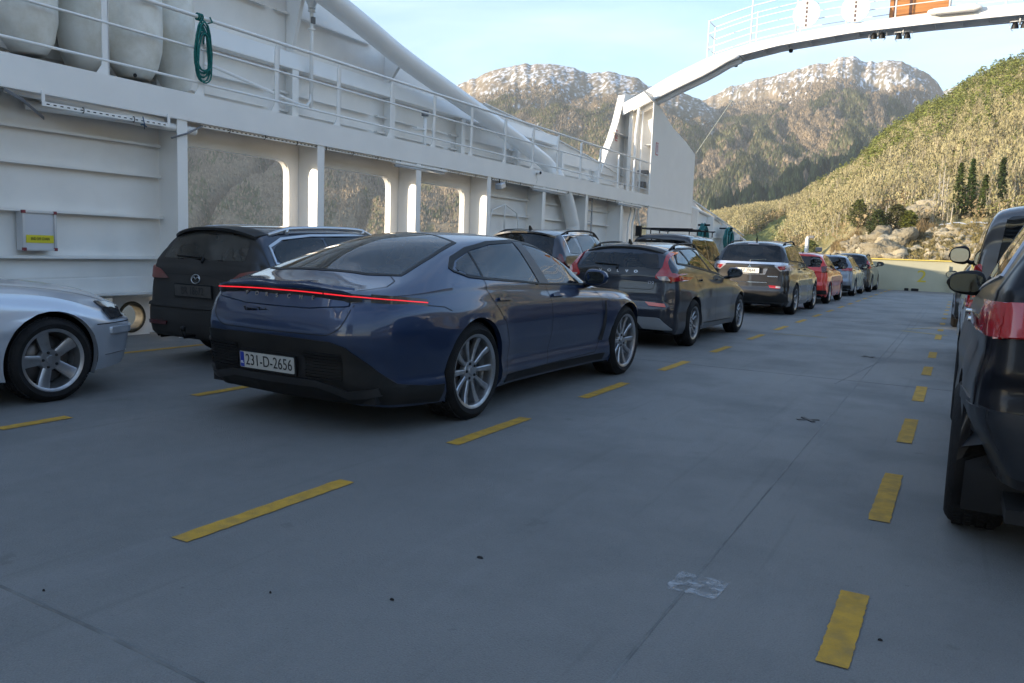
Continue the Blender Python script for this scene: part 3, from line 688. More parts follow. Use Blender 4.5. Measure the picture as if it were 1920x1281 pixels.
strip('tailgate_gap', rp([(-.56, .93), (-.53, .80), (.53, .80), (.56, .93)], .05), 'B', DARK, .007, .002)
strip('tailgate_gap', [(-.6, .745), (.6, .745)], 'B', DARK, .006, .002)
SKID = mat('skid_silver', (.36, .37, .38), .35, .5)
patch('skid_plate', rp([(-.78, .28), (-.62, .43), (.62, .43), (.66, .42), (.80, .27), (.42, .28), (.36, .36), (-.36, .36), (-.42, .28)], .02), 'B', SKID, .012, .012, .03)
doorlines(strip, [((.08, 1.12), (.33, .72), (.47, .32)) if 0 else (.10, .40, .44), (1.03, 1.13, 1.14), (2.0, 2.12, 2.05)], .3, 1.0); strip('sill_gap', [(.5, .30), (2.05, .28)], 'S', DARK, .012, .003)
handle(patch, (.33, 1.18), .92, P_GREY)
p, _ = proj((.50, .89), 'B', .01); text_mesh('rear_badge', 'D2', .055, CHROME, root, frame(p, (1, 0, 0), (0, 0, 1)), .002, sx=1.3)
rails(root, proj, sp, -.3, 1.05, BLACK, .56, .045, .014); antenna(root, -.33, 1.415, .055); wiper(root, proj, 0, -.34, 1.11)

# dark SUV with chrome tailgate
P_BLK = paint('blue_black_paint', (.006, .007, .011), .2, .35); P_BRN = paint('graphite_paint', (.022, .019, .018), .4, .35)
w1 = rp([(-.62, 1.24), (-.66, 1.50), (.02, 1.55), (.08, 1.22)], [.05, .12, .02, .02]); w2 = rp([(.06, 1.55), (.75, 1.555), (.98, 1.20), (.12, 1.22)], .02); w3 = rp([(.81, 1.55), (1.3, 1.50), (1.75, 1.34), (2.12, 1.15), (1.04, 1.19)], .02)
rw = rp([(-.58, 1.545), (.58, 1.545), (.68, 1.19), (-.68, 1.19)], .05)
root, patch, strip, proj, body, sp = car('parked_car', 'black SUV with a chrome-topped graphite tailgate and white number plate', (-4.16, 19.35, 0), (2.67, .90, .95, .90, 1.68, .85, 1.10, 1.05, 1.18, 2.08, 1.15, .7, -.58, 1.60, -.84, 1.16, .68, .68, .78), P_BLK, (.348, .235, .225, 'seven', ALLOY), .40, [w1, w2, w3], rw, track=.90, mirror=(.88, 2.0, 1.22, 1.12), mirmat=P_BLK, glas=GLASSD)
strip('window_trim', [(-.65, 1.225), (1.0, 1.185), (2.15, 1.135)], 'S', BLACK, .016, .005, .003)
patch('tailgate_trim', rp([(-.80, 1.175), (.80, 1.175), (.84, 1.12), (.70, 1.10), (.50, 1.125), (-.50, 1.125), (-.70, 1.10), (-.84, 1.12)], .01), 'B', mat('satin_chrome', (.6, .6, .62), .25, .9), .01, .012, .04)
patch('tailgate_panel', rp([(-.66, 1.10), (.66, 1.10), (.62, .74), (-.62, .74)], .04), 'B', P_BRN, .006, .004, .05)
patch('tailgate_chrome', rp([(.30, 1.03), (.40, 1.04), (.35, .90), (-.33, .89), (-.40, 1.03), (-.30, 1.03), (-.30, .92), (.30, .92)], .01), 'B', mat('satin_chrome2', (.5, .5, .52), .25, .9), .012, .008, .04)
for s in (1, -1):
    patch('tail_lamp', rp([(s*.52, 1.11), (s*.84, 1.135), (s*.90, 1.02), (s*.66, .985)], .03), 'B', CLEARL, .010, .014, .03)
    patch('tail_lamp_lens', rp([(s*.60, 1.09), (s*.76, 1.10), (s*.78, 1.03), (s*.66, 1.01)], .02), 'B', REDL, .027, .004, .03)
    patch('tail_lamp', [(-.82, 1.13), (-.58, 1.10), (-.62, 1.0), (-.82, 1.0)], 'R' if s > 0 else 'L', CLEARL, .008, .012, .03)
    patch('rear_reflector', rp([(s*.44, .67), (s*.70, .66), (s*.70, .60), (s*.48, .61)], .01), 'B', REDL, .008, .01, .03); patch('reversing_lamp', rp([(s*.60, .66), (s*.70, .655), (s*.70, .61), (s*.60, .615)], .006), 'B', CLEARL, .02, .004, .03)
patch('high_brake_lamp', rp([(-.12, 1.585), (.12, 1.585), (.12, 1.562), (-.12, 1.562)], .006), 'B', CLEARL, .01, .01, .03)
strip('bumper_trim', [(-.62, .725), (.40, .725)], 'B', CHROME, .012, .008, .004)
patch('rear_bumper', [(-.80, .50), (.80, .50), (.86, .30), (-.86, .30)], 'B', BPL, .006, .006, .05)
plate(root, proj, -.04, .985, .52, .112, 'KF 39644', off=.03)
p, n = proj((0, 1.075), 'B', .014)
b = MB()
for a in (0, 120, 240):
    T = frame(p, (1, 0, 0), (0, .1, 1)) @ Matrix.Rotation(radians(a), 4, 'Z'); b.add([T @ Vector(v) for v in ((0, .0, .003), (.016, .021, .003), (0, .042, .003), (-.016, .021, .003))], [(0, 1, 2, 3)])
b.build('rear_badge', CHROME, root)
strip('badge_text', [(.40, .865), (.62, .865)], 'B', CHROME, .016, .012)
doorlines(strip, [(.12, .40, .45), (1.02, 1.12, 1.13), (2.1, 2.16, 2.1)], .34, 1.16); handle(patch, (.33, 1.16), 1.03, P_BLK)
rails(root, proj, sp, -.35, 1.1, BLACK, .60, .05); antenna(root, -.3, 1.66, .05); wiper(root, proj, 0, .34, 1.22, mat('wiper_beige', (.3, .28, .22), .5))
b = MB(); b.tube([(0, -.25, 1.66), (0, -.42, 1.86)], [.012, .004], 6); b.build('whip_antenna', BLACK, root)

# dusty estate beside the wall
def rear_dust(m, amt, col=(.026, .023, .020)):
    t = m.node_tree; b = t.nodes['Principled BSDF']; lk = t.links.new
    g = t.nodes.new('ShaderNodeTexCoord'); s = t.nodes.new('ShaderNodeSeparateXYZ'); lk(g.outputs['Normal'], s.inputs[0])
    r = t.nodes.new('ShaderNodeMapRange'); r.inputs['From Min'].default_value = -.25; r.inputs['From Max'].default_value = -.75; r.inputs['To Max'].default_value = amt; lk(s.outputs[1], r.inputs[0])
    mm = t.nodes.new('ShaderNodeMixRGB'); lk(b.inputs['Base Color'].links[0].from_socket, mm.inputs[1]); mm.inputs[2].default_value = (*col, 1); lk(r.outputs[0], mm.inputs[0]); lk(mm.outputs[0], b.inputs['Base Color'])
    i = t.nodes.new('ShaderNodeMapRange'); i.inputs['To Min'].default_value = 1; i.inputs['To Max'].default_value = .12; lk(r.outputs[0], i.inputs[0]); lk(i.outputs[0], b.inputs['Coat Weight'])
    q = t.nodes.new('ShaderNodeMapRange'); q.inputs['To Min'].default_value = .38; q.inputs['To Max'].default_value = .9; lk(r.outputs[0], q.inputs[0]); lk(q.outputs[0], b.inputs['Roughness'])
    q = t.nodes.new('ShaderNodeMapRange'); q.inputs['To Min'].default_value = .35; q.inputs['To Max'].default_value = 0; lk(r.outputs[0], q.inputs[0]); lk(q.outputs[0], b.inputs['Metallic'])
P_NAVY = paint('dusty_navy_paint', (.010, .020, .042), .35, .38); rear_dust(P_NAVY, .95)
w1 = rp([(-.70, 1.06), (-.68, 1.20), (-.50, 1.27), (-.10, 1.315), (.05, 1.31), (.10, 1.035)], [.07, .12, .06, .02, .01, .01]); w2 = rp([(.10, 1.318), (.80, 1.345), (.92, 1.01), (.14, 1.03)], .02); w3 = rp([(.87, 1.345), (1.3, 1.31), (1.8, 1.14), (2.05, .97), (.98, 1.005)], .02)
rw = rp([(-.50, 1.31), (.50, 1.31), (.60, 1.06), (-.60, 1.06)], .06)
root, patch, strip, proj, body, sp = car('parked_car', 'dusty navy estate with silver roof rails, left of the blue saloon beside the steel wall', (-6.62, 6.5, 0), (2.725, .97, 1.0, .895, 1.435, .70, .97, .92, 1.02, 2.05, 1.15, .7, -.72, 1.385, -.98, 1.03, .66, .63, .74), P_NAVY, (.332, .225, .225, 'five', ALLOYD), .375, [w1, w2, w3], rw, mirror=(.87, 1.95, 1.02, .9), mirmat=P_NAVY, rg=GLASSDIRTY, glas=GLASSD)
SAT = mat('satin_trim', (.55, .57, .6), .3, .8)
strip('window_trim', [(-.73, 1.05), (-.71, 1.21), (-.51, 1.29), (-.08, 1.336), (.8, 1.365), (1.3, 1.33), (1.82, 1.155), (2.1, .95), (.9, .995), (.1, 1.018), (-.68, 1.04)], 'S', SAT, .022, .006, .005, closed=True)
P_RD = mat('dusty_tailgate', (.022, .02, .018), .85, var=.3, vscale=5)
spoiler(root, proj, .57, -.68, .17, .015, BLACK)
for s in (1, -1):
    patch('tail_lamp', rp([(s*.44, .855), (s*.58, .945), (s*.80, .985), (s*.88, .97), (s*.88, .86), (s*.60, .85)], .015), 'B', mat('dusty_lens', (.22, .06, .05), .45, dirt=((.12, .1, .08), .7, 5)), .008, .012, .03)
    patch('tail_lamp', [(-.86, .975), (-.60, .98), (-.45, .955), (-.62, .87), (-.86, .86)], 'R' if s > 0 else 'L', CLEARL, .008, .010, .03)
    patch('rear_reflector', rp([(s*.40, .42), (s*.72, .42), (s*.72, .38), (s*.42, .385)], .01), 'B', REDD, .01, .006, .03)
strip('tailgate_gap', rp([(-.70, .86), (-.64, .60), (.64, .60), (.70, .86)], .06), 'B', DARK, .008, .002); strip('tailgate_crease', [(-.58, .90), (-.15, .905), (.15, .905), (.45, .86)], 'B', DARK, .006, .002)
strip('bumper_edge', [(-.80, .585), (.80, .585)], 'B', P_RD, .03, .004, .018)
b = MB(); p, n = proj((0, .865), 'B', .012); T = frame(p, (1, 0, 0), (0, .15, 1))
b.tube([T @ Vector((.060*cos(a), .044*sin(a), 0)) for a in np.linspace(0, 2*pi, 25)], .005, 6, False); b.tube([T @ Vector((x, y, 0)) for x, y in ((-.050, .004), (-.035, .020), (-.018, .018), (0, -.004), (.018, .018), (.035, .020), (.050, .004))], .0045, 6); b.build('rear_badge', SAT, root, True)
plate(root, proj, -.02, .745, .52, .112, 'BR 18672', style='dirty', off=.015); wiper(root, proj, .05, -.36, 1.075)
b = MB(); b.tube([(0, -1.05, .30), (0, -1.16, .30), (0, -1.18, .36)], .02, 8); b.lathe([(.001, .41), (.025, .40), (.025, .36), (.012, .35)], 10, Matrix.Translation((0, -1.18, 0))); b.build('tow_bar', BLACK, root, True)
doorlines(strip, [(.12, .40, .45), (.95, 1.02, 1.03)], .3, 1.0); handle(patch, (.33, 1.1), .9, P_NAVY)
rails(root, proj, sp, -.62, 1.05, SAT, .575, .045, .022)

# black SUV with chrome window line (second lane, further ahead)
P_SUV = paint('deep_blue_black_paint', (.014, .020, .036), .35, .3)
w1 = rp([(-.45, 1.24), (-.40, 1.50), (-.05, 1.53), (.0, 1.22)], [.03, .05, .02, .02]); w2 = rp([(.06, 1.53), (.70, 1.55), (.90, 1.19), (.10, 1.22)], .02); w3 = rp([(.77, 1.55), (1.3, 1.50), (1.8, 1.33), (2.1, 1.14), (.98, 1.18)], .02)
rw = rp([(-.58, 1.53), (.58, 1.53), (.66, 1.17), (-.66, 1.17)], .05)
root, patch, strip, proj, body, sp = car('parked_car', 'dark SUV behind the blue saloon, its bronze-tinted rear glass raked forward', (-6.62, 12.9, 0), (2.77, .95, .95, .93, 1.645, .85, 1.08, 1.03, 1.18, 2.15, 1.2, .7, -.55, 1.585, -.86, 1.14, .68, .66, .76), P_SUV, (.36, .25, .235, 'five', ALLOY), .41, [w1, w2, w3], rw, mirror=(.9, 2.0, 1.2, 1.1), mirmat=P_SUV, glas=GLASSD)
strip('window_trim', [(-.47, 1.23), (-.42, 1.52), (-.05, 1.55), (.75, 1.57), (1.35, 1.52), (1.85, 1.34), (2.15, 1.14)], 'S', CHROME, .014, .006, .004)
for s in (1, -1): patch('tail_lamp', rp([(s*.76, 1.22), (s*.80, 1.20), (s*.84, 1.10), (s*.88, .95), (s*.70, .93), (s*.74, 1.10)], .02), 'B', REDD, .008, .014, .03)
spoiler(root, proj, .60, -.5, .14, .02, P_SUV); rails(root, proj, sp, -.4, 1.2, BLACK, .62, .05); antenna(root, -.35, 1.625, .06)
doorlines(strip, [(.08, .36, .42), (.95, 1.05, 1.08)], .34, 1.16); handle(patch, (.3, 1.1), 1.03, P_SUV)

# tall dark van with roof rack
P_VAN = paint('black_van_paint', (.012, .012, .014), .2, .4)
w1 = rp([(-.75, 1.18), (-.75, 1.62), (.35, 1.64), (.35, 1.16)], .05); w2 = rp([(.45, 1.64), (1.15, 1.64), (1.15, 1.14), (.45, 1.16)], .03); w3 = rp([(1.22, 1.62), (1.6, 1.58), (2.05, 1.3), (2.2, 1.12), (1.22, 1.14)], .03)
rw = rp([(-.6, 1.62), (.6, 1.62), (.66, 1.15), (-.66, 1.15)], .06)
root, patch, strip, proj, body, sp = car('parked_van', 'black box-backed van with a roof rack, half hidden behind the dark grey hatchback', (-6.55, 20.3, 0), (2.9, .9, 1.0, .93, 1.78, .9, 1.15, 1.08, 1.12, 2.35, 1.5, .9, -.85, 1.75, -.98, 1.1, .74, .74, .80), P_VAN, (.335, .22, .215, 'seven', ALLOYD), .38, [w1, w2, w3], rw, mirror=(.92, 2.0, 1.25, 1.1), cat='van', glas=GLASSD)
b = MB()
for s in (-.62, .62): b.tube([(s, -.8, 1.90), (s, 1.5, 1.90)], .018, 6)
for y in (-.7, 0, .7, 1.4): b.tube([(-.7, y, 1.91), (.7, y, 1.91)], .016, 6); b.tube([(-.62, y, 1.76), (-.62, y, 1.90)], .014, 6); b.tube([(.62, y, 1.76), (.62, y, 1.90)], .014, 6)
b.box((-.72, -.86, 1.70), (-.58, -.78, 1.96)); b.build('roof_rack', BLACK, root)
for s in (1, -1): patch('tail_lamp', rp([(s*.76, 1.35), (s*.86, 1.33), (s*.88, .9), (s*.78, .9)], .03), 'B', REDL, .008, .014, .04)

# small red hatchback
P_RED = paint('bright_red_paint', (.62, .018, .012), .15, .3)
w1 = rp([(-.30, 1.10), (-.26, 1.30), (.55, 1.40), (.72, 1.03)], .04); w2 = rp([(.62, 1.40), (1.1, 1.36), (1.6, 1.17), (1.9, .98), (.80, 1.02)], .03)
rw = rp([(-.54, 1.36), (.54, 1.36), (.60, 1.06), (-.60, 1.06)], .06)
root, patch, strip, proj, body, sp = car('parked_car', 'small bright red hatchback seen between two darker cars', (-4.13, 25.2, 0), (2.52, .8, .66, .83, 1.48, .78, 1.0, .95, 1.08, 1.9, 1.05, .6, -.38, 1.42, -.60, 1.03, .66, .66, .76), P_RED, (.31, .21, .195, 'six', ALLOY), .35, [w1, w2], rw, mirror=(.82, 1.65, 1.12, 1.15), glas=GLASSD, mir_h=1.15)
for s in (1, -1): patch('tail_lamp', rp([(s*.60, 1.08), (s*.74, 1.10), (s*.82, .92), (s*.64, .90)], .03), 'B', REDD, .008, .014, .03)
patch('rear_bumper', [(-.78, .40), (.78, .40), (.8, .28), (-.8, .28)], 'B', BPL, .006, .006, .05); doorlines(strip, [(.75, .80, .8)], .3, 1.0); antenna(root, -.1, 1.47, .04)

# silver blue estate
P_SB = paint('silver_blue_paint', (.19, .23, .29), .55, .32)
w1 = rp([(-.60, 1.12), (-.55, 1.33), (-.02, 1.36), (.04, 1.09)], .04); w2 = rp([(.03, 1.36), (.75, 1.385), (.90, 1.06), (.09, 1.085)], .02); w3 = rp([(.82, 1.385), (1.3, 1.34), (1.8, 1.16), (2.05, 1.0), (.96, 1.05)], .02)
rw = rp([(-.54, 1.38), (.54, 1.38), (.62, 1.05), (-.62, 1.05)], .05)
root, patch, strip, proj, body, sp = car('parked_car', 'silver-blue estate with bright red tail lamps, ahead of the red hatchback', (-4.17, 31.7, 0), (2.7, .9, .95, .87, 1.48, .78, 1.0, .96, 1.06, 2.05, 1.15, .7, -.68, 1.43, -.88, 1.02, .66, .64, .76), P_SB, (.32, .215, .205, 'five', ALLOY), .365, [w1, w2, w3], rw, mirror=(.86, 1.9, 1.08, 1.15), glas=GLASSD)
for s in (1, -1): patch('tail_lamp', rp([(s*.44, 1.02), (s*.86, 1.02), (s*.86, .90), (s*.46, .92)], .03), 'B', REDL, .008, .014, .03)
patch('rear_bumper', [(-.78, .40), (.78, .40), (.8, .28), (-.8, .28)], 'B', BPL, .006, .006, .05); antenna(root, -.5, 1.45, .05); rails(root, proj, sp, -.5, 1.0, BLACK, .56, .04)

# farthest SUV
root, patch, strip, proj, body, sp = car('parked_car', 'black SUV at the head of the left queue, closest to the bow bulwark', (-4.12, 37.0, 0), (2.62, .85, .9, .90, 1.60, .85, 1.06, 1.02, 1.15, 2.0, 1.1, .7, -.55, 1.54, -.82, 1.12, .67, .66, .77), paint('black_green_paint', (.016, .018, .019), .3, .35), (.35, .235, .225, 'five', ALLOY), .40, [rp([(-.50, 1.20), (-.45, 1.46), (.02, 1.49), (.08, 1.17)], .03), rp([(.08, 1.49), (.75, 1.50), (.92, 1.15), (.14, 1.17)], .02), rp([(.82, 1.50), (1.3, 1.45), (1.8, 1.25), (2.0, 1.10), (1.0, 1.14)], .02)], rp([(-.56, 1.48), (.56, 1.48), (.64, 1.15), (-.64, 1.15)], .05), mirror=(.9, 1.9, 1.18, 1.15), glas=GLASSD)
for s in (1, -1): patch('tail_lamp', rp([(s*.68, 1.30), (s*.76, 1.28), (s*.86, .98), (s*.70, .98)], .03), 'B', REDL, .008, .014, .03)
rails(root, proj, sp, -.35, 1.1, BLACK, .62, .05, .022)

# silver estate at the left edge, only its nose in view
P_SIL = paint('silver_paint', (.56, .60, .66), .5, .33)
g = (2.755, .89, 1.1, .90, 1.46, .70, .93, .88, .96, 1.85, 1.0, .6, -.9, 1.40, -1.05, 1.0, .66, .64, .78)
w1 = rp([(.1, 1.33), (.85, 1.36), (.95, .98), (.14, 1.0)], .03); w2 = rp([(.95, 1.36), (1.3, 1.31), (1.8, 1.08), (1.95, .97), (1.05, .97)], .03)
root, patch, strip, proj, body, sp = car('parked_car', 'silver estate at the left edge with only its nose in view', (-6.82, .845, 0), g, P_SIL, (.318, .232, .215, 'five', ALLOY), .372, [w1, w2], rp([(-.55, 1.34), (.55, 1.34), (.62, 1.03), (-.62, 1.03)], .05), track=.90, front=[(.18, -.02), (.25, .03), (.35, .07), (.48, .10), (.575, .10), (.60, .03), (.7, .02)], side=[(.18, .02), (.3, .04), (.42, .05), (.55, .055), (.7, .045), (.82, .03), (.9, .01)], mirror=(.88, 1.85, .98, 1))
patch('headlamp', rp([(3.20, .735), (3.36, .715), (3.50, .665), (3.53, .59), (3.28, .59)], .02), 'R', mat('headlamp_glass', (.02, .02, .022), .12, 0, coat=.6), .008, .01, .02)
patch('headlamp', rp([(.46, .68), (.74, .66), (.80, .59), (.5, .59)], .02), 'F', mat('headlamp_glass2', (.05, .055, .06), .06, .3, coat=1), .008, .01, .03)
strip('bumper_gap', [(3.12, .565), (3.45, .562), (3.62, .56)], 'R', DARK, .008, .002)
patch('bumper_moulding', rp([(3.27, .53), (3.60, .525), (3.60, .475), (3.29, .48)], .008), 'R', P_SIL, .008, .010, .03)
patch('bumper_moulding', rp([(-.84, .53), (.84, .53), (.84, .475), (-.84, .475)], .008), 'F', P_SIL, .008, .010, .03)
strip('bumper_lip', [(3.2, .315), (3.55, .315)], 'R', CHROME, .006, .004, .003); strip('bonnet_gap', [(.66, 1.65), (.70, 2.3), (.66, 2.9), (.60, 3.35)], 'T', DARK, .006, .002)
strip('door_gap', [(2.12, .9), (2.18, .6), (2.2, .3)], 'R', DARK, .007, .002); patch('grille', rp([(-.34, .66), (.34, .66), (.30, .56), (-.30, .56)], .02), 'F', BLACK, .006, .004, .04)
p, _ = proj((.55, 1.72), 'T', .0); b = MB(); b.tube([(.5, 1.95, .965), (.1, 1.72, 1.02)], .012, 6); b.build('windscreen_wiper', BLACK, root)

# ---- right-hand queue ------------------------------------------------------
P_NB = paint('black_blue_paint', (.0015, .002, .005), .0, .3, coat=.22); P_NB.node_tree.nodes['Principled BSDF'].inputs['Specular IOR Level'].default_value = .22
w1 = rp([(-.50, 1.26), (-.30, 1.47), (.0, 1.53), (.08, 1.22)], .03); w2 = rp([(.06, 1.53), (.75, 1.56), (.92, 1.17), (.14, 1.215)], .02); w3 = rp([(.82, 1.56), (1.3, 1.52), (1.85, 1.30), (2.12, 1.11), (1.0, 1.165)], .02)
rw = rp([(-.56, 1.55), (.56, 1.55), (.68, 1.22), (-.68, 1.22)], .06)
root, patch, strip, proj, body, sp = car('parked_car', 'glossy black SUV cut by the right edge, with a wide red tail lamp', (1.0, 4.56, 0), (2.81, .95, .93, .955, 1.69, .85, 1.10, 1.06, 1.18, 2.1, 1.2, .7, -.62, 1.63, -.88, 1.18, .66, .65, .82, .045, .93), P_NB, (.36, .25, .245, 'five', ALLOYD), .412, [w1, w2, w3], rw, track=.965, mirror=(.86, 1.88, 1.16, .98), rear=[(.25, -.04), (.35, .02), (.5, .06), (.70, .08), (.76, .07), (.80, .055), (.86, .075), (.98, .05), (1.10, .02)], flare=.015, zrear=.42, lip=BLACK, tailz=.40, tuck=.12, mglass=mat('mirror_glass_dark', (.03, .035, .04), .05, 1))
strip('window_trim', [(-.54, 1.245), (-.33, 1.485), (0, 1.55), (.75, 1.58), (1.35, 1.535), (1.9, 1.31), (2.18, 1.10), (.9, 1.155), (-.5, 1.24)], 'S', SAT, .016, .006, .005, closed=True)
for s in (1, -1):
    patch('tail_lamp', rp([(s*.93, 1.135), (s*.42, 1.155), (s*.38, 1.06), (s*.50, 1.02), (s*.93, 1.0)], .03), 'B', REDL, .012, .018, .03)
    patch('tail_lamp_lens', rp([(s*.74, 1.115), (s*.48, 1.125), (s*.47, 1.045), (s*.74, 1.035)], .02), 'B', CLEARL, .032, .003, .03); patch('tail_lamp_lens', rp([(s*.66, 1.095), (s*.54, 1.10), (s*.54, 1.06), (s*.66, 1.055)], .01), 'B', REDL, .038, .003, .03)
    patch('tail_lamp', rp([(-.90, 1.135), (-.70, 1.12), (-.66, 1.08), (-.74, 1.005), (-.90, 1.0)], .02), 'R' if s > 0 else 'L', REDL, .010, .016, .03)
    patch('rear_reflector', rp([(s*.72, .58), (s*.52, .58), (s*.52, .53), (s*.72, .53)], .01), 'B', REDL, .012, .008, .03)
patch('rear_bumper', [(-.97, .725), (-.5, .70), (.5, .70), (.97, .725), (.97, .5), (.93, .46), (.4, .43), (-.4, .43), (-.93, .46), (-.97, .5)], 'B', mat('bumper_dark_blue', (.015, .018, .024), .38), .006, .006, .045)
for s in ('L', 'R'): patch('rear_bumper', [(-.97, .72), (-.55, .70), (-.49, .64), (-.52, .47), (-.97, .46)], s, mat('bumper_dark_blue2', (.015, .018, .024), .38), .005, .005, .045)
doorlines(strip, [(.12, .40, .46), (.97, 1.06, 1.08), (2.08, 2.14, 2.1)], .32, 1.08); handle(patch, (.30, 1.12), 1.0, CHROME)

P_VG = paint('van_grey_paint', (.10, .098, .10), .4, .32)
w1 = rp([(-.80, 1.25), (-.80, 1.78), (.25, 1.80), (.25, 1.22)], .06); w2 = rp([(.35, 1.80), (1.45, 1.80), (1.45, 1.20), (.35, 1.22)], .04); w3 = rp([(1.55, 1.78), (2.2, 1.74), (2.75, 1.42), (2.95, 1.18), (1.55, 1.19)], .03)
rw = rp([(-.66, 1.80), (.66, 1.80), (.72, 1.17), (-.72, 1.17)], .09)
root, patch, strip, proj, body, sp = car('parked_van', 'tall grey van ahead of the glossy black SUV, with a large door mirror', (1.03, 10.7, 0), (3.0, .9, .95, .99, 1.95, .95, 1.22, 1.10, 1.15, 3.1, 2.2, 1.2, -.82, 1.90, -.93, 1.12, .76, .76, .86, .04, .95), P_VG, (.35, .23, .215, 'five', ALLOY), .40, [w1, w2, w3], rw, track=.96, cat='van', mirror=(.97, 2.85, 1.42, 1.12), mir_h=1.35, glas=GLASSD, zrear=.32, rear=[(.3, 0), (.42, .05), (.6, .05), (.66, .0), (1.0, 0)], bulge=.03)
for s in (1, -1):
    patch('tail_lamp', rp([(s*.84, 1.30), (s*.95, 1.28), (s*.95, .84), (s*.84, .86)], .03), 'B', REDL, .010, .014, .04)
    patch('tail_lamp', rp([(-.93, 1.30), (-.80, 1.27), (-.80, .92), (-.93, .84)], .03), 'R' if s > 0 else 'L', REDL, .008, .012, .04)
doorlines(strip, [(.30, .42, .46), (1.5, 1.52, 1.52), (2.6, 2.66, 2.62)], .34, 1.18); handle(patch, (1.25, 1.62), 1.02, BLACK)

P_DG = paint('dark_green_grey_paint', (.03, .034, .036), .4, .3)
root, patch, strip, proj, body, sp = car('parked_car', 'dark car ahead of the grey van, only its left flank showing', (.80, 18.95, 0), (2.7, .9, .95, .90, 1.46, .75, 1.0, .95, 1.03, 2.0, 1.15, .7, -.68, 1.40, -.88, 1.02, .66, .64, .76), P_DG, (.33, .22, .215, 'five', ALLOY), .37, [rp([(.1, 1.33), (.78, 1.36), (.9, 1.02), (.14, 1.04)], .03), rp([(.86, 1.36), (1.3, 1.31), (1.8, 1.12), (2.0, .99), (.98, 1.01)], .03)], rp([(-.54, 1.36), (.54, 1.36), (.62, 1.05), (-.62, 1.05)], .05), mirror=(.88, 1.9, 1.05, 1), glas=GLASSD)
for s in (1, -1): patch('tail_lamp', rp([(s*.60, 1.0), (s*.87, 1.0), (s*.87, .88), (s*.6, .88)], .03), 'B', REDL, .008, .014, .03)
# ------------------------------------------------------------------ deck and lane paint
DECK = mat('deck_paint', (.160, .162, .158), .58, var=.13, vscale=.45, detail=10, bump=1.0, bscale=150, dirt=((.115, .12, .118), .8, .8))
def deckmat():
    t = DECK.node_tree; b = t.nodes['Principled BSDF']; lk = t.links.new
    src = b.inputs['Base Color'].links[0].from_socket
    g = t.nodes.new('ShaderNodeTexCoord')
    for sc, st, lo, hi, cl, am in ((140, (1, 1, 1), .35, .75, (.26, .265, .265), .5), (60, (1, 1, 1), .60, .70, (.08, .082, .08), .4), (3.5, (3.2, .10, 1), .60, .66, (.12, .122, .12), .3), (2.6, (1, 1, 1), .66, .70, (.09, .09, .085), .4), (2.2, (1, .12, 1), .56, .72, (.24, .245, .25), .35), (9, (1, 1, 1), .70, .76, (.03, .03, .03), .6), (.9, (1, .5, 1), .55, .8, (.10, .102, .10), .5)):
        mp = t.nodes.new('ShaderNodeMapping'); mp.inputs['Scale'].default_value = st; lk(g.outputs['Object'], mp.inputs[0])
        n = t.nodes.new('ShaderNodeTexNoise'); n.inputs['Scale'].default_value = sc; n.inputs['Detail'].default_value = 6; n.inputs['Roughness'].default_value = .6; lk(mp.outputs[0], n.inputs['Vector'])
        r = t.nodes.new('ShaderNodeMapRange'); r.inputs['From Min'].default_value = lo; r.inputs['From Max'].default_value = hi; r.inputs['To Max'].default_value = am; lk(n.outputs['Fac'], r.inputs[0])
        mm = t.nodes.new('ShaderNodeMixRGB'); mm.inputs[2].default_value = (*cl, 1); lk(r.outputs[0], mm.inputs[0]); lk(src, mm.inputs[1]); src = mm.outputs[0]
    lk(src, b.inputs['Base Color'])
deckmat()
YB = 41.4                                   # bow bulwark
b = MB(); nx, ny = 8, 24
b.add([(-9.6+19.2*i/nx, -30+(YB+31)*j/ny, 0) for j in range(ny+1) for i in range(nx+1)], [(j*(nx+1)+i, j*(nx+1)+i+1, (j+1)*(nx+1)+i+1, (j+1)*(nx+1)+i) for j in range(ny) for i in range(nx)])
b.box((-9.6, -30, -4.2), (9.6, YB+1, -.05))
tag(b.build('car_deck', DECK), kind='structure')

LX = [-7.85, -5.35, -2.80, -.25, 2.3]
def dash(u0, v0, u1, v1, lx):
    a, c = on(u0, v0, 0, 2), on(u1, v1, 0, 2); return (lx, a.y, c.y)
D = []
for q in ((326, 1010, 655, 903), (838, 831, 995, 785), (1087, 745, 1182, 719), (1235, 694, 1295, 678), (1331, 660, 1372, 650)): D.append(dash(*q, LX[2]))
per = (D[4][1]-D[0][1])/4; ln = D[1][2]-D[1][1]
for k in range(5, 26): D.append((LX[2], D[0][1]+per*k, D[0][1]+per*k+ln))
D.append((LX[2], D[0][1]-per, D[0][1]-per+ln))
for q in ((0, 805, 130, 782), (360, 741, 490, 720)): D.append(dash(*q, LX[1]))
p2 = D[-1][1]-D[-2][1]
y0 = D[-2][1]
for k in list(range(2, 22))+[-1]: D.append((LX[1], y0+p2*k, y0+p2*k+ln))
a, c = on(1578, 1281, 0, 2), on(1608, 1134, 0, 2); R0_ = c.y
rr = []
for v0, v1 in ((1285, 1134), (987, 893), (831, 785), (750, 722), (700, 684), (667, 656), (632, 624)):
    rr.append((on(1700, v0, 0, 2).y, on(1700, v1, 0, 2).y))
for a0, a1 in rr: D.append((LX[3], a0, a1))
pr_ = (rr[5][0]-rr[0][0])/5
for k in range(1, 9): D.append((LX[3], rr[6][0]+pr_*k, rr[6][0]+pr_*k+.55))
mk = []
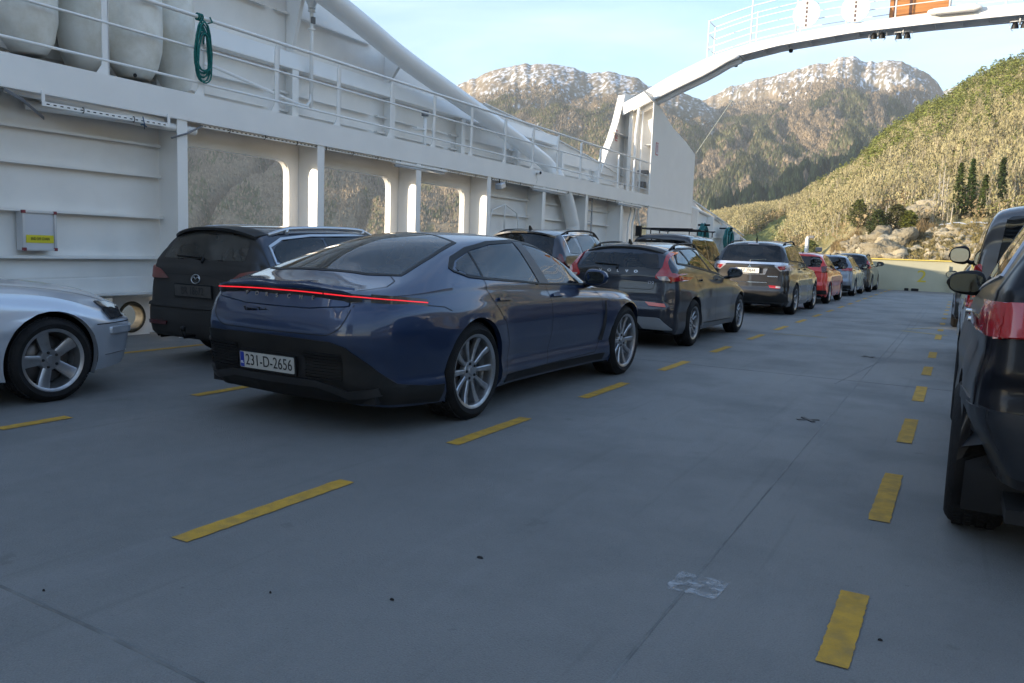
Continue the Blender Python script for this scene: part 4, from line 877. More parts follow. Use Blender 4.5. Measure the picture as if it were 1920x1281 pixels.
for lx, a0, a1 in D:
    b = MB(); hw = .05; n = 30; L_ = []
    for i in range(n+1):
        y = a0+(a1-a0)*i/n; L_ += [(lx-hw+random.uniform(-.004, .003), y, .004), (lx+hw+random.uniform(-.003, .004), y, .004)]
    b.add(L_, [(2*i, 2*i+1, 2*i+3, 2*i+2) for i in range(n)]); tag(b.build('lane_marking', YELLOW), kind='structure')
def strip3(name, pts, w_, m, z=.004):
    b = MB(); P = [Vector((p[0], p[1], z)) for p in pts]; vs = []
    for i, p in enumerate(P):
        d = (P[min(i+1, len(P)-1)]-P[max(0, i-1)]).normalized(); nn = Vector((-d.y, d.x, 0))*w_/2; vs += [p+nn, p-nn]
    b.add(vs, [(2*i, 2*i+1, 2*i+3, 2*i+2) for i in range(len(P)-1)]); return tag(b.build(name, m), kind='structure')
for pts in (((-8.05, 5.3), (-7.75, 6.6)), ((-7.85, 7.4), (-7.85, 12)), ((-7.85, 14), (-7.85, 30))): strip3('lane_marking', [(-7.85, pts[0][1]), (-7.85, pts[1][1])], .1, YELLOW)
# a lane number painted near the right-hand lane and a worn cross line
FADE = mat('worn_yellow_paint', (.33, .25, .08), .75, var=.3, vscale=6)
strip3('lane_marking', [on(1450, 625, 0, 2), on(1550, 633, 0, 2)], .05, FADE)
strip3('lane_marking', [on(1690, 620, 0, 2), on(1775, 629, 0, 2)], .12, FADE); strip3('lane_marking', [on(1700, 617, 0, 2), on(1745, 615, 0, 2)], .06, FADE)
SEAM = mat('deck_weld', (.12, .125, .125), .6, var=.3, vscale=8, bump=.4, bscale=40)
def weld(pts, w_=.012, h=.003):
    b = MB(); P = []
    for p, q in zip(pts, pts[1:]):
        p, q = Vector((p[0], p[1], 0)), Vector((q[0], q[1], 0)); k = max(2, int((q-p).length/.12))
        P += [p.lerp(q, t/k) for t in range(k)]
    P.append(Vector((pts[-1][0], pts[-1][1], 0))); vs = []
    for i, p in enumerate(P):
        d = (P[min(i+1, len(P)-1)]-P[max(0, i-1)]).normalized(); nn = Vector((-d.y, d.x, 0)); ww = w_*random.uniform(.8, 1.3)/2; h_ = h*random.uniform(.7, 1.3)
        vs += [p+nn*ww, p+Vector((0, 0, h_+.001))+nn*ww*.4, p+Vector((0, 0, h_+.001))-nn*ww*.4, p-nn*ww]
    b.add(vs, [(4*i+j, 4*(i+1)+j, 4*(i+1)+j+1, 4*i+j+1) for i in range(len(P)-1) for j in range(3)]); return tag(b.build('deck_seam', SEAM, smooth=True), kind='structure')
a, c = on(1140, 1281, 0, 2), on(1620, 705, 0, 2); weld([(a.x, a.y-.6), (c.x, c.y), (c.x+(c.x-a.x)*.0, 30)])
a, c, e_ = on(0, 1098, 0, 2), on(200, 1190, 0, 2), on(380, 1281, 0, 2); weld([a, c, e_], .016)
weld([(-1.05, 8.9), (-.75, 12), (-.72, 30)], .01); weld([(-9, 9.2), (9, 9.35)], .008, .002); weld([(-9, 18.4), (9, 18.4)], .01)
CHALK = mat('white_paint_scuff', (.42, .44, .46), .7)
def blotch(name, x, y, rx, ry, m, n=22, z=.0035, seed=1, holes=0):
    r = random.Random(seed); b = MB(); vs = [(x, y, z)]
    for i in range(n):
        a = 2*pi*i/n; q = r.uniform(.55, 1.1); vs.append((x+rx*q*cos(a), y+ry*q*sin(a), z))
    b.add(vs, [(0, i+1, (i+1) % n+1) for i in range(n)]); return tag(b.build(name, m), kind='structure')
p = on(1305, 1097, 0, 2)
t = CHALK.node_tree; pb = t.nodes['Principled BSDF']; g = t.nodes.new('ShaderNodeTexCoord'); n_ = t.nodes.new('ShaderNodeTexNoise'); n_.inputs['Scale'].default_value = 22; n_.inputs['Detail'].default_value = 6
r_ = t.nodes.new('ShaderNodeMapRange'); r_.inputs['From Min'].default_value = .40; r_.inputs['From Max'].default_value = .80; r_.inputs['To Max'].default_value = 1.0; t.links.new(g.outputs['Object'], n_.inputs['Vector']); t.links.new(n_.outputs['Fac'], r_.inputs[0]); t.links.new(r_.outputs[0], pb.inputs['Alpha'])
b = MB(); b.add([(p.x-.10, p.y-.10, .0035), (p.x+.10, p.y-.10, .0035), (p.x+.11, p.y+.09, .0035), (p.x-.09, p.y+.10, .0035)], [(0, 1, 2, 3)]); tag(b.build('paint_scuff', CHALK), kind='structure')
STAIN = mat('deck_stain', (.05, .055, .06), .5)
# lashing sockets: black crosses in the deck
for i, (u, v) in enumerate(((1515, 787), (1628, 669))):
    p = on(u, v, 0, 2); b = MB()
    for a in (.6, 2.2): M = Matrix.Translation((p.x, p.y, 0)) @ Matrix.Rotation(a, 4, 'Z'); b.box((-.09, -.016, -.001), (.09, .016, .005+.001*a), M)
    tag(b.build('lashing_socket', BLACK), 'black cross-shaped lashing socket in the deck, '+('nearer of the two' if i == 0 else 'farther of the two'), 'deck fitting', 'lashing sockets')
for u, v, s in ((900, 1046, .016), (507, 1112, .006), (82, 1108, .007), (1650, 1201, .009), (735, 1125, .010)):
    p = on(u, v, 0, 2); b = MB(); b.lathe([(.001, .008), (s*.7, .006), (s, 0)], 7, Matrix.Translation((p.x, p.y, .001)) @ Matrix.Diagonal((1, .6, 1, 1))); tag(b.build('deck_debris', BLACK), kind='stuff')

# ------------------------------------------------------------------ port side wall
XF, XH, XU = -8.6, -9.05, -9.75      # fascia, lower plating, upper plating
ZB, ZT = 2.727, 3.058                # walkway fascia bottom and top
wall = empty('ferry_side_wall', (XH, 5, 0), label='white steel side wall of the ferry with window openings under a railed walkway', cat='ferry wall')
W_ = Matrix.Translation((-XH, -5, 0))
def bw(b, name, m, smooth=False, auto=None, bevel=0):
    b.v = [tuple(W_ @ Vector(v)) for v in b.v]; return b.build(name, m, wall, smooth, auto, bevel=bevel)
# plating with rounded openings
def plating(y0, y1, z0, z1, ops, x, th=.012):
    out_ = [(y0, z0), (y1, z0), (y1, z1), (y0, z1)]; P = [Vector(p) for p in out_]; E_ = [(0, 1), (1, 2), (2, 3), (3, 0)]; hs = []
    for (a, b_, c, d) in ops:
        h = rp([(a, c), (b_, c), (b_, d), (a, d)], .22, 7); s = len(P); P += [Vector(q) for q in h]; E_ += [(s+i, s+(i+1) % len(h)) for i in range(len(h))]; hs.append((a, b_, c, d))
    y = y0+.6
    while y < y1:
        z = z0+.25
        while z < z1:
            if not any(a-.1 < y < b_+.1 and c-.1 < z < d+.1 for a, b_, c, d in hs): P.append(Vector((y, z)))
            z += .5
        y += .6
    r = delaunay_2d_cdt(P, E_, [], 1, 1e-6); V = [(x+.009*sin(q.x*2.6+1.3*sin(q.y*2))*sin(q.y*3.3+1), q.x, q.y) for q in r[0]]; F = []
    for f in r[2]:
        cy_ = sum(r[0][i].x for i in f)/len(f); cz = sum(r[0][i].y for i in f)/len(f)
        if any(a < cy_ < b_ and c < cz < d and not ((min(cy_-a, b_-cy_) < .08 and min(cz-c, d-cz) < .08)) for a, b_, c, d in hs): continue
        F.append(tuple(f))
    b = MB(); b.add(V, F); nV = len(V); b.add([(v[0]-th, v[1], v[2]) for v in V], [tuple(reversed(f)) for f in F])
    cnt = set()
    for f in F:
        for i in range(len(f)): cnt.add((f[i], f[(i+1) % len(f)]))
    for e in list(cnt):
        if (e[1], e[0]) not in cnt: b.f.append([e[1], e[0], e[0]+nV, e[1]+nV])
    return b
OPS = [(7.28, 9.20, 1.0, 2.47), (9.72, 11.70, 1.0, 2.46), (12.18, 14.15, 1.0, 2.45)]
bw(plating(-8, 24.0, .52, 2.95, OPS, XH), 'plating', WHITE, True, 35)
for (a, b_, c, d) in OPS:
    h = rp([(a, c), (b_, c), (b_, d), (a, d)], .22, 7); b = MB(); n = len(h)
    b.add([(XH+.02, p[0], p[1]) for p in h]+[(XH-.10, p[0], p[1]) for p in h], [(i, (i+1) % n, n+(i+1) % n, n+i) for i in range(n)]); bw(b, 'window_frame', WHITE2, True, 40)
# lower outboard strake and ledge
b = MB(); b.box((XH-.28, -8, .50), (XH+.02, 24, .53)); bw(b, 'ledge', WHITE)
b = MB()
fl_y, fl_z, fl_r = 6.62, .235, .155
sq = .26
for lo, hi in (((XH-.30, -8, 0), (XH-.285, fl_y-sq, .5)), ((XH-.30, fl_y+sq, 0), (XH-.285, 24, .5))): b.box(lo, hi)
for y in np.arange(-6.5, 24, 2.47): b.box((XH-.28, y, 0), (XH-.02, y+.02, .5))
bw(b, 'lower_strake', WHITE)
# fairlead
fr = empty('fairlead', (XH-.2, fl_y, 0), label='rounded steel mooring fairlead opening low in the wall behind the silver car', cat='fairlead')
b = MB(); n = 40; ring = []
for i in range(n):
    a = 2*pi*i/n; ring.append((cos(a), sin(a)))
V = []; prof = [(fl_r+.045, .05), (fl_r+.03, .075), (fl_r+.01, .07), (fl_r, .04), (fl_r, -.09)]
for rr_, x in prof: V += [(x, rr_*c, fl_z+rr_*s_) for c, s_ in ring]
b.add(V, [(i*n+k, i*n+(k+1) % n, (i+1)*n+(k+1) % n, (i+1)*n+k) for i in range(len(prof)-1) for k in range(n)]); b.build('fairlead_ring', mat('worn_steel', (.07, .06, .04), .7, .2, var=.5, vscale=14), fr, True)
b = MB(); V = []
for c, s_ in ring:
    m_ = max(abs(c), abs(s_)); V.append((.045, c/m_*sq, fl_z+s_/m_*(.235 if s_ < 0 else .265)))
V += [(.045, (fl_r+.03)*c, fl_z+(fl_r+.03)*s_) for c, s_ in ring]
b.add(V, [(k, (k+1) % n, n+(k+1) % n, n+k) for k in range(n)]); b.build('fairlead_plate', WHITE, fr)
# horizontal stiffeners between frames
FR = [-5.3, -2.83, -.36, 2.11, 4.45, 6.93, 9.42, 11.94, 14.40, 16.90, 19.35, 21.80]     # frame stations
for z, d in ((2.40, .07), (2.02, .08), (1.51, .10), (1.0, .10), (.56, .12)):
    for y0_, y1_ in zip(FR, FR[1:]):
        if 6.5 < y0_ < 14 and z > .8: continue
        b = MB(); b.box((XH+.012, y0_+.11, z), (XH+d, y1_-.02, z+.012)); b.box((XH+d-.012, y0_+.11, z-.02), (XH+d+.004, y1_-.02, z-.001)); bw(b, 'stiffener', WHITE)
for y in FR:
    b = MB(); b.box((XH+.012, y-.006, 0), (XF-.018, y+.006, ZB+.1)); b.box((XF-.016, y-.07, 0), (XF-.002, y+.08, ZB+.05))
    # knee bracket at the top
    bw(b, 'web_frame', WHITE2)
# walkway: fascia and floor
b = MB(); b.box((XF-.02, -8, ZB), (XF+.012, 23.98, ZT)); b.box((XF-.06, -8, ZB-.012), (XF+.013, 23.98, ZB-.001)); bw(b, 'fascia', WHITE2)
b = MB(); b.box((XU, -8, ZT-.05), (XF-.022, 24, ZT-.02)); b.box((XH-.3, -8, 2.90), (XF-.022, 24, 2.92)); bw(b, 'walkway_floor', WHITE)
b = MB()
for y in np.arange(-7, 24, .618): b.box((XH, y, ZB+.05), (XF-.022, y+.01, 2.90))
bw(b, 'deck_beam', WHITE)
# upper plating: top edge follows the support tube and then slopes to the bow
top = [(u, v) for u, v in ((430, -150), (620, 8), (760, 108), (890, 190), (905, 193), (975, 226), (1044, 262), (1100, 292), (1162, 328))]
TP = [on(u, v, XU) for u, v in top]; TP = [(-8, 8.6)]+[(p.y, p.z) for p in TP]+[(26.5, 3.4)]
b = MB(); n = len(TP); b.add([(XU, y, z) for y, z in TP]+[(XU, y, ZT-.3) for y, z in TP]+[(XU-.012, y, z) for y, z in TP]+[(XU-.012, y, ZT-.3) for y, z in TP], [(i, i+1, n+i+1, n+i) for i in range(n-1)]+[(2*n+i, 3*n+i, 3*n+i+1, 2*n+i+1) for i in range(n-1)]+[(i, 2*n+i, 2*n+i+1, i+1) for i in range(n-1)]); bw(b, 'upper_plating', WHITE)
b = MB()
for (y0_, z0_), (y1_, z1_) in zip(TP[5:], TP[6:]): b.add([(XU-.03, y0_, z0_+.01), (XU+.06, y0_, z0_+.01), (XU+.06, y1_, z1_+.01), (XU-.03, y1_, z1_+.01), (XU-.03, y0_, z0_-.01), (XU+.06, y0_, z0_-.01), (XU+.06, y1_, z1_-.01), (XU-.03, y1_, z1_-.01)], [(0, 1, 2, 3), (4, 7, 6, 5), (1, 5, 6, 2), (0, 3, 7, 4)])
bw(b, 'top_rail_flange', WHITE2)
def ztop(y): return interp(y, TP)
b = MB(); b.prism([(XU+.012, 3.98), (XU+.22, 3.98), (XU+.22, 4.0), (XU+.16, 4.24), (XU+.012, 4.26)], 1, -8, 19.5); b.v = b.v; bw(b, 'longitudinal_band', WHITE2)
for z in (4.85, 5.45, 6.1, 3.62, 3.34):
    for y0_, y1_ in zip(FR, FR[1:]+[23.9]):
        if ztop(y1_) < z+.1: continue
        b = MB(); b.box((XU+.012, y0_+.14, z), (XU+.09, y1_-.03, z+.012)); b.box((XU+.08, y0_+.14, z-.02), (XU+.094, y1_-.03, z-.001)); bw(b, 'stiffener', WHITE)
for y in FR+[23.9]:
    zt_ = ztop(y+.45)-.12
    b = MB(); b.box((XU+.012, y+.42, ZT-.02), (XU+.20, y+.435, min(3.975, zt_-.2))); b.box((XU+.201, y+.36, ZT-.02), (XU+.215, y+.50, min(3.975, zt_-.2)))
    bw(b, 'web_frame', WHITE2); b = MB()
    if zt_ > 4.5: b.add([(XU+.012, y+.42, 4.27), (XU+.14, y+.42, 4.27), (XU+.40, y+.42, zt_-.28), (XU+.35, y+.42, zt_-.05), (XU+.012, y+.42, zt_-.05), (XU+.012, y+.435, 4.27), (XU+.14, y+.435, 4.27), (XU+.40, y+.435, zt_-.28), (XU+.35, y+.435, zt_-.05), (XU+.012, y+.435, zt_-.05)], [(0, 1, 2, 3, 4), (9, 8, 7, 6, 5), (1, 6, 7, 2), (2, 7, 8, 3)]); b.add([(XU+.14, y+.39, 4.27), (XU+.14, y+.47, 4.27), (XU+.40, y+.47, zt_-.28), (XU+.40, y+.39, zt_-.28)], [(0, 1, 2, 3)]); bw(b, 'knee_bracket', WHITE2)
# big sloping support tube that bends down to the deck
XT = -9.18
tube_pts = [(XT, -3, 8.35), (XT, 3.5, 6.72)]+[tuple(on(u, v, XT)) for u, v in ((622, 0), (760, 112), (905, 215), (1000, 286))]
tp = [Vector(p) for p in tube_pts]; e = tp[-1]
XQ = -8.80; lo_ = [on(1052, 345, XQ), on(1063, 375, XQ), on(1071, 410, XQ), on(1074, 440, XQ)]
tp += [Vector((XT+.08, e.y+.7, e.z-.25))]+lo_+[Vector((XQ, lo_[-1].y+.05, 0))]
b = MB(); b.tube(spl(tp, 6), .175, 22)
tag(b.build('support_tube', WHITE2, smooth=True), 'thick white tube sloping down behind the railing and through the walkway', 'support tube')

# railing
rl = empty('walkway_railing', (XF-.05, 5, ZT), label='white three-bar railing along the upper walkway', cat='railing')
def br(b, name, m, smooth=False): b.v = [(v[0]-XF+.05, v[1]-5, v[2]-ZT) for v in b.v]; return b.build(name, m, rl, smooth)
XR = XF-.06
for z, r_ in ((4.03, .024), (3.64, .016), (3.225, .016)): b = MB(); b.tube([(XR, -8, z), (XR, 8, z), (XR, 23.95, z)], r_, 10); br(b, 'rail_bar', WHITE2, True)
py = [-7.6+1.235*i for i in range(10)]
PY = [on(u, v, XR).y for u, v in ((198, 60), (378, 60), (520, 140), (636, 175), (735, 200), (815, 220), (885, 245), (948, 265), (1000, 275), (1047, 285), (1090, 300), (1126, 310), (1160, 325))]
d_ = (PY[8]-PY[0])/8; PY = [PY[0]-d_*k for k in range(9, 0, -1)]+PY+[PY[-1]+d_*.95]
for y in PY:
    b = MB(); pr = [(y-.13, ZT), (y-.065, ZT+.10), (y-.05, ZT+.2), (y-.05, 3.90), (y-.02, 4.0), (y+.03, 4.0), (y+.03, ZT)]
    b.prism(pr, 0, XR-.006, XR+.006); b.prism([(XR-.055, ZT), (XR+.006, ZT), (XR+.006, 3.99), (XR-.055, 3.99)], 1, y+.024, y+.036); br(b, 'rail_post', WHITE2)

# ------------------------------------------------------------------ things on the wall
# four big worn barrel fenders behind the railing
FEND = mat('fender_plastic', (.84, .82, .75), .45, var=.06, vscale=1.6, dirt=((.42, .36, .22), .6, 2.2), bump=.15, bscale=9)
XB = -9.05
for i, (u0, u1, vb, lb) in enumerate(((-6, 113, 100, 'leftmost worn cream barrel fender, cut by the left edge of the view'), (106, 196, 132, 'second worn cream barrel fender from the left, just before a railing post'), (201, 302, 146, 'third worn cream barrel fender from the left, with a dark hole near its base'), (292, 368, 163, 'rightmost worn cream barrel fender, beside the hanging green rope'))):
    xb = XB+(.0 if i % 2 == 0 else -.20); c = on((u0+u1)/2, 70, xb); a, c2 = on(u0, 70, xb), on(u1, 70, xb)
    r_ = abs(c2.y-a.y)/2*.93; zb_ = on((u0+u1)/2+ (8 if i < 3 else -14), vb, xb+r_*.5).z; zb_ = max(ZT+.03, zb_)
    b = MB(); M = Matrix.Translation((xb, c.y, zb_)) @ Matrix.Rotation(radians((3, -4, 2, 5)[i]), 4, 'X')
    b.lathe([(.001, .012), (r_*.42, .0), (r_*.55, .02), (r_*.80, .16), (r_*.95, .36), (r_, .62), (r_*1.0, 1.1), (r_*.93, 1.45), (r_*.6, 1.75), (.001, 1.8)], 36, M)
    o = b.build('barrel_fender', FEND, smooth=True, auto=50); tag(o, lb, 'fender', 'barrel fenders stored behind the railing')
    if i == 2:
        q = on(253, 141, xb+r_*.72); b = MB(); b.lathe([(.001, .01), (.022, .01), (.024, 0)], 12, frame(q, (0, 1, 0), (0, 0, 1))); b.build('plug_hole', DARK, o)
cr_ = MB(); cr_.box((XB-.45, 3.2, ZT), (XB+.25, 6.95, ZT+.03)); tag(cr_.build('fender_rack', BLACK), 'low black rack under the barrel fenders', 'rack')
# green rope coil on the railing
rp_ = empty('rope_coil', (XR, 7.2, 3.9), label='coil of green rope hung over the railing post', cat='rope')
def rope(path, r_=.010, name='rope'):
    b = MB(); b.tube([(p[0]-XR, p[1]-7.2, p[2]-3.9) for p in path], r_, 6); return b.build(name, TEAL, rp_, True)
c = on(378, 90, XR+.05)
for k in range(9):
    pts = []; dx = random.uniform(0, .06); w0 = random.uniform(.09, .13); h0 = random.uniform(.25, .33)
    for t in np.linspace(0, 2*pi, 26): pts.append((XR+.03+dx+.01*sin(3*t), c.y+.02+w0*sin(t)*(1-.25*cos(t))+random.uniform(-.004, .004), 3.68+h0*cos(t)-.02*k))
    rope(pts)
for k in range(3): rope([(XR+.035*cos(t), c.y-.02+.03*k, 4.03+.04*sin(t)) for t in np.linspace(0, 2*pi, 16)])
rope([(XR+.03, c.y+.15, 4.06), (XR+.05, c.y+.17, 4.0), (XR+.05, c.y+.10, 3.97)]); rope([(XR+.03, c.y, 4.0), (XR+.05, c.y+.05, 3.85), (XR+.05, c.y+.03, 3.7)])
# notice box
nb = empty('notice_box', (XH+.1, 5.2, 1.2), label='white framed key box with a yellow END OFF CHAIN label on the wall', cat='notice box')
a, c = on(40, 393, XH+.13), on(106, 470, XH+.13); y0_, y1_, z1_, z0_ = a.y, c.y, a.z, c.z
def B_(b, name, m, **k): b.v = [(v[0]-XH-.1, v[1]-5.2, v[2]-1.2) for v in b.v]; return b.build(name, m, nb, **k)
b = MB(); b.box((XH+.02, y0_, z0_), (XH+.13, y1_, z1_)); B_(b, 'box_body', mat('box_grey', (.62, .62, .63), .4), bevel=.004)
b = MB()
for lo, hi in (((y0_, z0_), (y1_, z0_+.025)), ((y0_, z1_-.025), (y1_, z1_)), ((y0_, z0_), (y0_+.025, z1_)), ((y1_-.025, z0_), (y1_, z1_))): b.box((XH+.128+.001*hi[0], lo[0], lo[1]), (XH+.147, hi[0], hi[1]))
CRED = mat('corner_red', (.22, .03, .04), .5)
B_(b, 'box_frame', mat('box_aluminium', (.66, .66, .66), .35, .3))
b = MB()
for y in (y0_, y1_-.03):
    for z in (z0_, z1_-.03): b = MB(); b.box((XH+.12, y-.002, z-.002), (XH+.153, y+.032, z+.032)); B_(b, 'corner_cap', CRED)
yc_ = y0_+.04; b = MB(); b.box((XH+.132, yc_, z0_+.085), (XH+.136, y1_-.032, z0_+.17)); o = B_(b, 'yellow_label', SIGNY)
text_mesh('label_text', 'END OFF CHAIN', .045, INK, nb, frame((.1-.062, (yc_+y1_-.03)/2-5.2, z0_+.128-1.2), (0, 1, 0), (0, 0, 1)), .001, sx=.62)
# cable tray under the fascia and pipes
def tray(name, y0_, y1_, z, x, label, hang=True):
    r = empty(name, (x, y0_, z), label=label, cat='cable tray')
    b = MB(); L__ = y1_-y0_; b.box((-.004, 0, -.022), (.004, L__, .022)); b.box((-.04, 0, .020), (-.004, L__, .024)); b.build('tray_rail', WHITE2, r)
    b = MB()
    for y in np.arange(.05, L__-.04, .075): b.box((.0042, y, -.006), (.0052, y+.032, .006))
    b.build('perforation', DARK, r)
    for y in ([0, L__-.03] if hang else np.arange(.3, L__, 1.23)):
        b = MB(); b.box((-.004, y, .0), (.006, y+.035, ZB-z+.02 if hang else .09)); b.build('hanger', WHITE2, r)
    for y in np.arange(.45, L__, .62): b = MB(); b.tube([(.008*1.2+.02*cos(t), y, .030*sin(t)) for t in np.linspace(0, 2*pi, 12)], .005, 5); b.build('cable_clip', BLACK, r, True)
    return r
a, c = on(78, 190, XF+.04), on(318, 238, XF+.04); tray('cable_tray', a.y, c.y, (a.z+c.z)/2, XF+.04, 'perforated white cable tray hung low on two brackets at the left')
a, c = on(382, 230, XF+.02), on(1218, 386, XF-.04); tray('cable_tray', a.y, c.y, ZB-.035, XF-.035, 'long perforated white cable tray running under the walkway edge', False)
cbr = empty('cable_bundle', (XF, on(40, 172, XF).y, 2.6), label='dark cables sagging under the walkway edge at the left', cat='cables')
def cbl(b): b.v = [(v[0]-cbr.location.x, v[1]-cbr.location.y, v[2]-cbr.location.z) for v in b.v]; b.build('cable', GREYP, cbr, True)
for k in range(3): cb = MB(); cb.tube([(XF+.02, on(5, 158, XF).y, 2.70-.01*k), (XF+.03, on(40, 172, XF).y, 2.62-.012*k), (XF+.035, on(78, 192, XF).y, 2.47-.01*k)], .006, 6); cbl(cb)
cb = MB(); cb.tube([(XF+.03, on(318, 236, XF).y, 2.47), (XF+.02, on(350, 236, XF).y, 2.56), (XF-.02, on(382, 228, XF).y, 2.69)], .012, 6)
cbl(cb)
b = MB(); a, c = on(10, 163, XF-.12), on(303, 226, XF-.12); b.tube([a, c], .055, 14); tag(b.build('service_pipe', WHITE2, smooth=True), 'white service pipe slung under the walkway behind the short cable tray', 'pipe')
b = MB(); a, c = on(235, 238, XF-.08), on(362, 246, XF-.08); b.tube([(XH+.1, a.y-1.0, c.z+.02), (XF-.08, a.y, c.z+.01), (XF-.05, c.y, c.z)], .05, 14); b.lathe([(.001, .02), (.052, .0), (.05, -.02)], 14, Matrix.Translation((XF-.05, c.y, c.z)) @ Matrix.Rotation(-pi/2, 4, 'X')); tag(b.build('drain_pipe', WHITE2, smooth=True), 'short capped white pipe ending at the first window pillar', 'pipe')
b = MB(); q = on(268, 233, XF+.05); b.tube([(q.x, q.y, q.z+.09), (q.x+.03, q.y, q.z), (q.x, q.y+.02, q.z-.05)], .006, 5); b.tube([(q.x+.02, q.y-.04, q.z-.01), q, (q.x, q.y+.05, q.z-.02)], .008, 5); tag(b.build('blue_cord', mat('blue_cord', (.02, .07, .14), .8), smooth=True), 'scrap of blue cord tied round the short cable tray', 'cord')
# tube lights
for i, (u0, v0, u1, v1) in enumerate(((742, 305, 838, 318), (1000, 354, 1062, 365), (1160, 384, 1204, 392))):
    a, c = on(u0, v0, XF+.02), on(u1, v1, XF+.02); r = empty('tube_light', (XF-.02, a.y, ZB-.07), label='white fluorescent tube light under the walkway, '+('nearest of the three, above the blue saloon', 'middle of the three, left of the thick tube', 'farthest of the three, beside the lamp tower')[i], cat='light fitting', group='tube lights under the walkway')
    L__ = c.y-a.y; b = MB(); b.box((-.05, 0, -.01), (.05, L__, .03)); b.build('fitting', WHITE2, r, bevel=.006); b = MB(); b.tube([(0, .04, -.03), (0, L__-.04, -.03)], .032, 12); b.build('diffuser', LENSW, r, True)
# flood lamp, cctv, domed camera
q = on(938, 348, XF+.05); r = empty('flood_lamp', q, label='square flood lamp hung under the walkway at the third pillar', cat='lamp'); b = MB(); b.cbox((0, 0, 0), (.07, .10, .055), Matrix.Rotation(.3, 4, 'X')); b.build('lamp_body', GALV, r, bevel=.01); b = MB(); b.cbox((.075, .0, 0), (.005, .085, .045), Matrix.Rotation(.3, 4, 'X')); b.build('lamp_glass', LENSW, r); b = MB(); b.tube([(-.02, 0, .05), (-.02, 0, .14)], .015, 6); b.build('lamp_bracket', BLACK, r)
q = on(1010, 323, XF+.06); r = empty('cctv_camera', q, label='small bullet camera on the walkway edge above the thick tube', cat='camera'); b = MB(); b.tube([(-.04, 0, 0), (.06, -.03, -.01)], .042, 16); b.build('camera_body', WHITE2, r, True); b = MB(); b.tube([(.061, -.031, -.01), (.065, -.033, -.01)], .030, 16); b.build('camera_lens', DARK, r, True); b = MB(); b.tube([(-.04, 0, -.04), (-.03, .02, -.16), (-.05, -.02, -.25)], .006, 5); b.build('camera_cable', WHITE2, r, True)
# stand pipe with flanges on the upper wall
q = on(584, 90, XU+.28); r = empty('stand_pipe', (q.x, q.y, ZT), label='white stand pipe with bolted flanges rising behind the railing', cat='pipe')
b = MB(); z0 = on(584, 165, q.x).z-ZT; z1 = on(584, -10, q.x).z-ZT; b.tube([(0, 0, z0-.35), (0, 0, z1+.3)], .032, 12); b.build('pipe', WHITE2, r, True)
b = MB()
for vv in (55, 20, 14, 5): zz = on(584, vv, q.x).z-ZT; b = MB(); b.lathe([(.001, .012), (.062, .012), (.062, -.012), (.001, -.012)], 16, Matrix.Translation((0, 0, zz))); b.build('flange', WHITE2, r, True, 40)
b = MB()
b.lathe([(.035, 0), (.09, .10), (.11, .14), (.11, .18)], 18, Matrix.Translation((0, 0, on(584, 16, q.x).z-ZT))); b.build('funnel', WHITE2, r, True, 40)
b = MB(); zz = on(584, 38, q.x).z-ZT; b.cbox((.03, .0, zz), (.025, .03, .05)); b.build('valve', GREYP, r)
a = on(400, 124, q.x); b = MB(); b.tube([(0, a.y-q.y-3, a.z-ZT), (0, a.y-q.y, a.z-ZT), (0, -.28, z0-.30), (0, -.10, z0-.30), (0, -.02, z0-.2), (0, 0, z0)], .024, 10); b.build('branch_pipe', WHITE2, r, True)
# small signal post, bench step
q = on(797, 215, XU+.45); r = empty('vent_post', (q.x, q.y, ZT), label='short post with a grey vent cap standing on the walkway', cat='vent'); zz = q.z-ZT; b = MB(); b.tube([(0, 0, 0), (0, 0, zz-.02)], .035, 12); b.build('post', WHITE2, r, True); b = MB(); b.lathe([(.001, .09), (.07, .09), (.07, 0), (.03, -.01)], 16, Matrix.Translation((0, 0, zz-.02))); b.build('vent_cap', GREYP, r, True, 40); b = MB(); b.cbox((-.05, -.16, zz-.28), (.08, .13, .015)); b.build('step', WHITE2, r)
# ladder and hoop guard low on the wall, drain pipes
q = on(1116, 390, XF-.15); r = empty('ladder', (XH+.14, q.y, 0), label='white ladder standing against the wall between two frames', cat='ladder')
b = MB()
for s in (-.16, .16): b = MB(); b.box((-.02, s-.02, .2), (.02, s+.02, 2.7)); b.build('stile', GALV, r)
for z in np.arange(.4, 2.7, .28): b = MB(); b.tube([(0, -.16, z), (0, .16, z)], .013, 8); b.build('rung', GALV, r, True)
a, c = on(920, 390, XH+.15), on(973, 390, XH+.15); b = MB()
b.tube([(XH+.14, a.y, .9), (XH+.14, a.y, 1.9), (XH+.14, a.y+.08, 2.08), (XH+.14, (a.y+c.y)/2, 2.24), (XH+.14, c.y-.08, 2.08), (XH+.14, c.y, 1.9), (XH+.14, c.y, 1.3)], .022, 8); b.tube([(XH+.14, (a.y+c.y)/2, 2.24), (XH+.14, (a.y+c.y)/2, 1.7)], .018, 8); b.tube([(XH+.14, a.y, 1.5), (XH+.14, c.y+.6, 1.5)], .018, 8)
tag(b.build('hoop_frame', WHITE2, smooth=True), 'white arched tube frame on the wall right of the third opening', 'frame')
for i, (u, kx) in enumerate(((1166, 0), (1178, .1), (1186, .1), (1200, -.12))):
    q = on(u, 410, XF-.22); b = MB(); b.tube([(q.x, q.y+kx*1.6, 2.7), (q.x, q.y+kx*1.6, 2.45), (q.x, q.y, 2.15), (q.x, q.y, .1)], .035 if i == 0 else .026, 10)
    tag(b.build('drain_pipe', WHITE2, smooth=True), ('thickest', 'nearer thin kinked', 'farther thin kinked', 'last, backward-bent')[i]+' white drain pipe beside the lamp tower', 'pipe', 'drain pipes beside the tower')
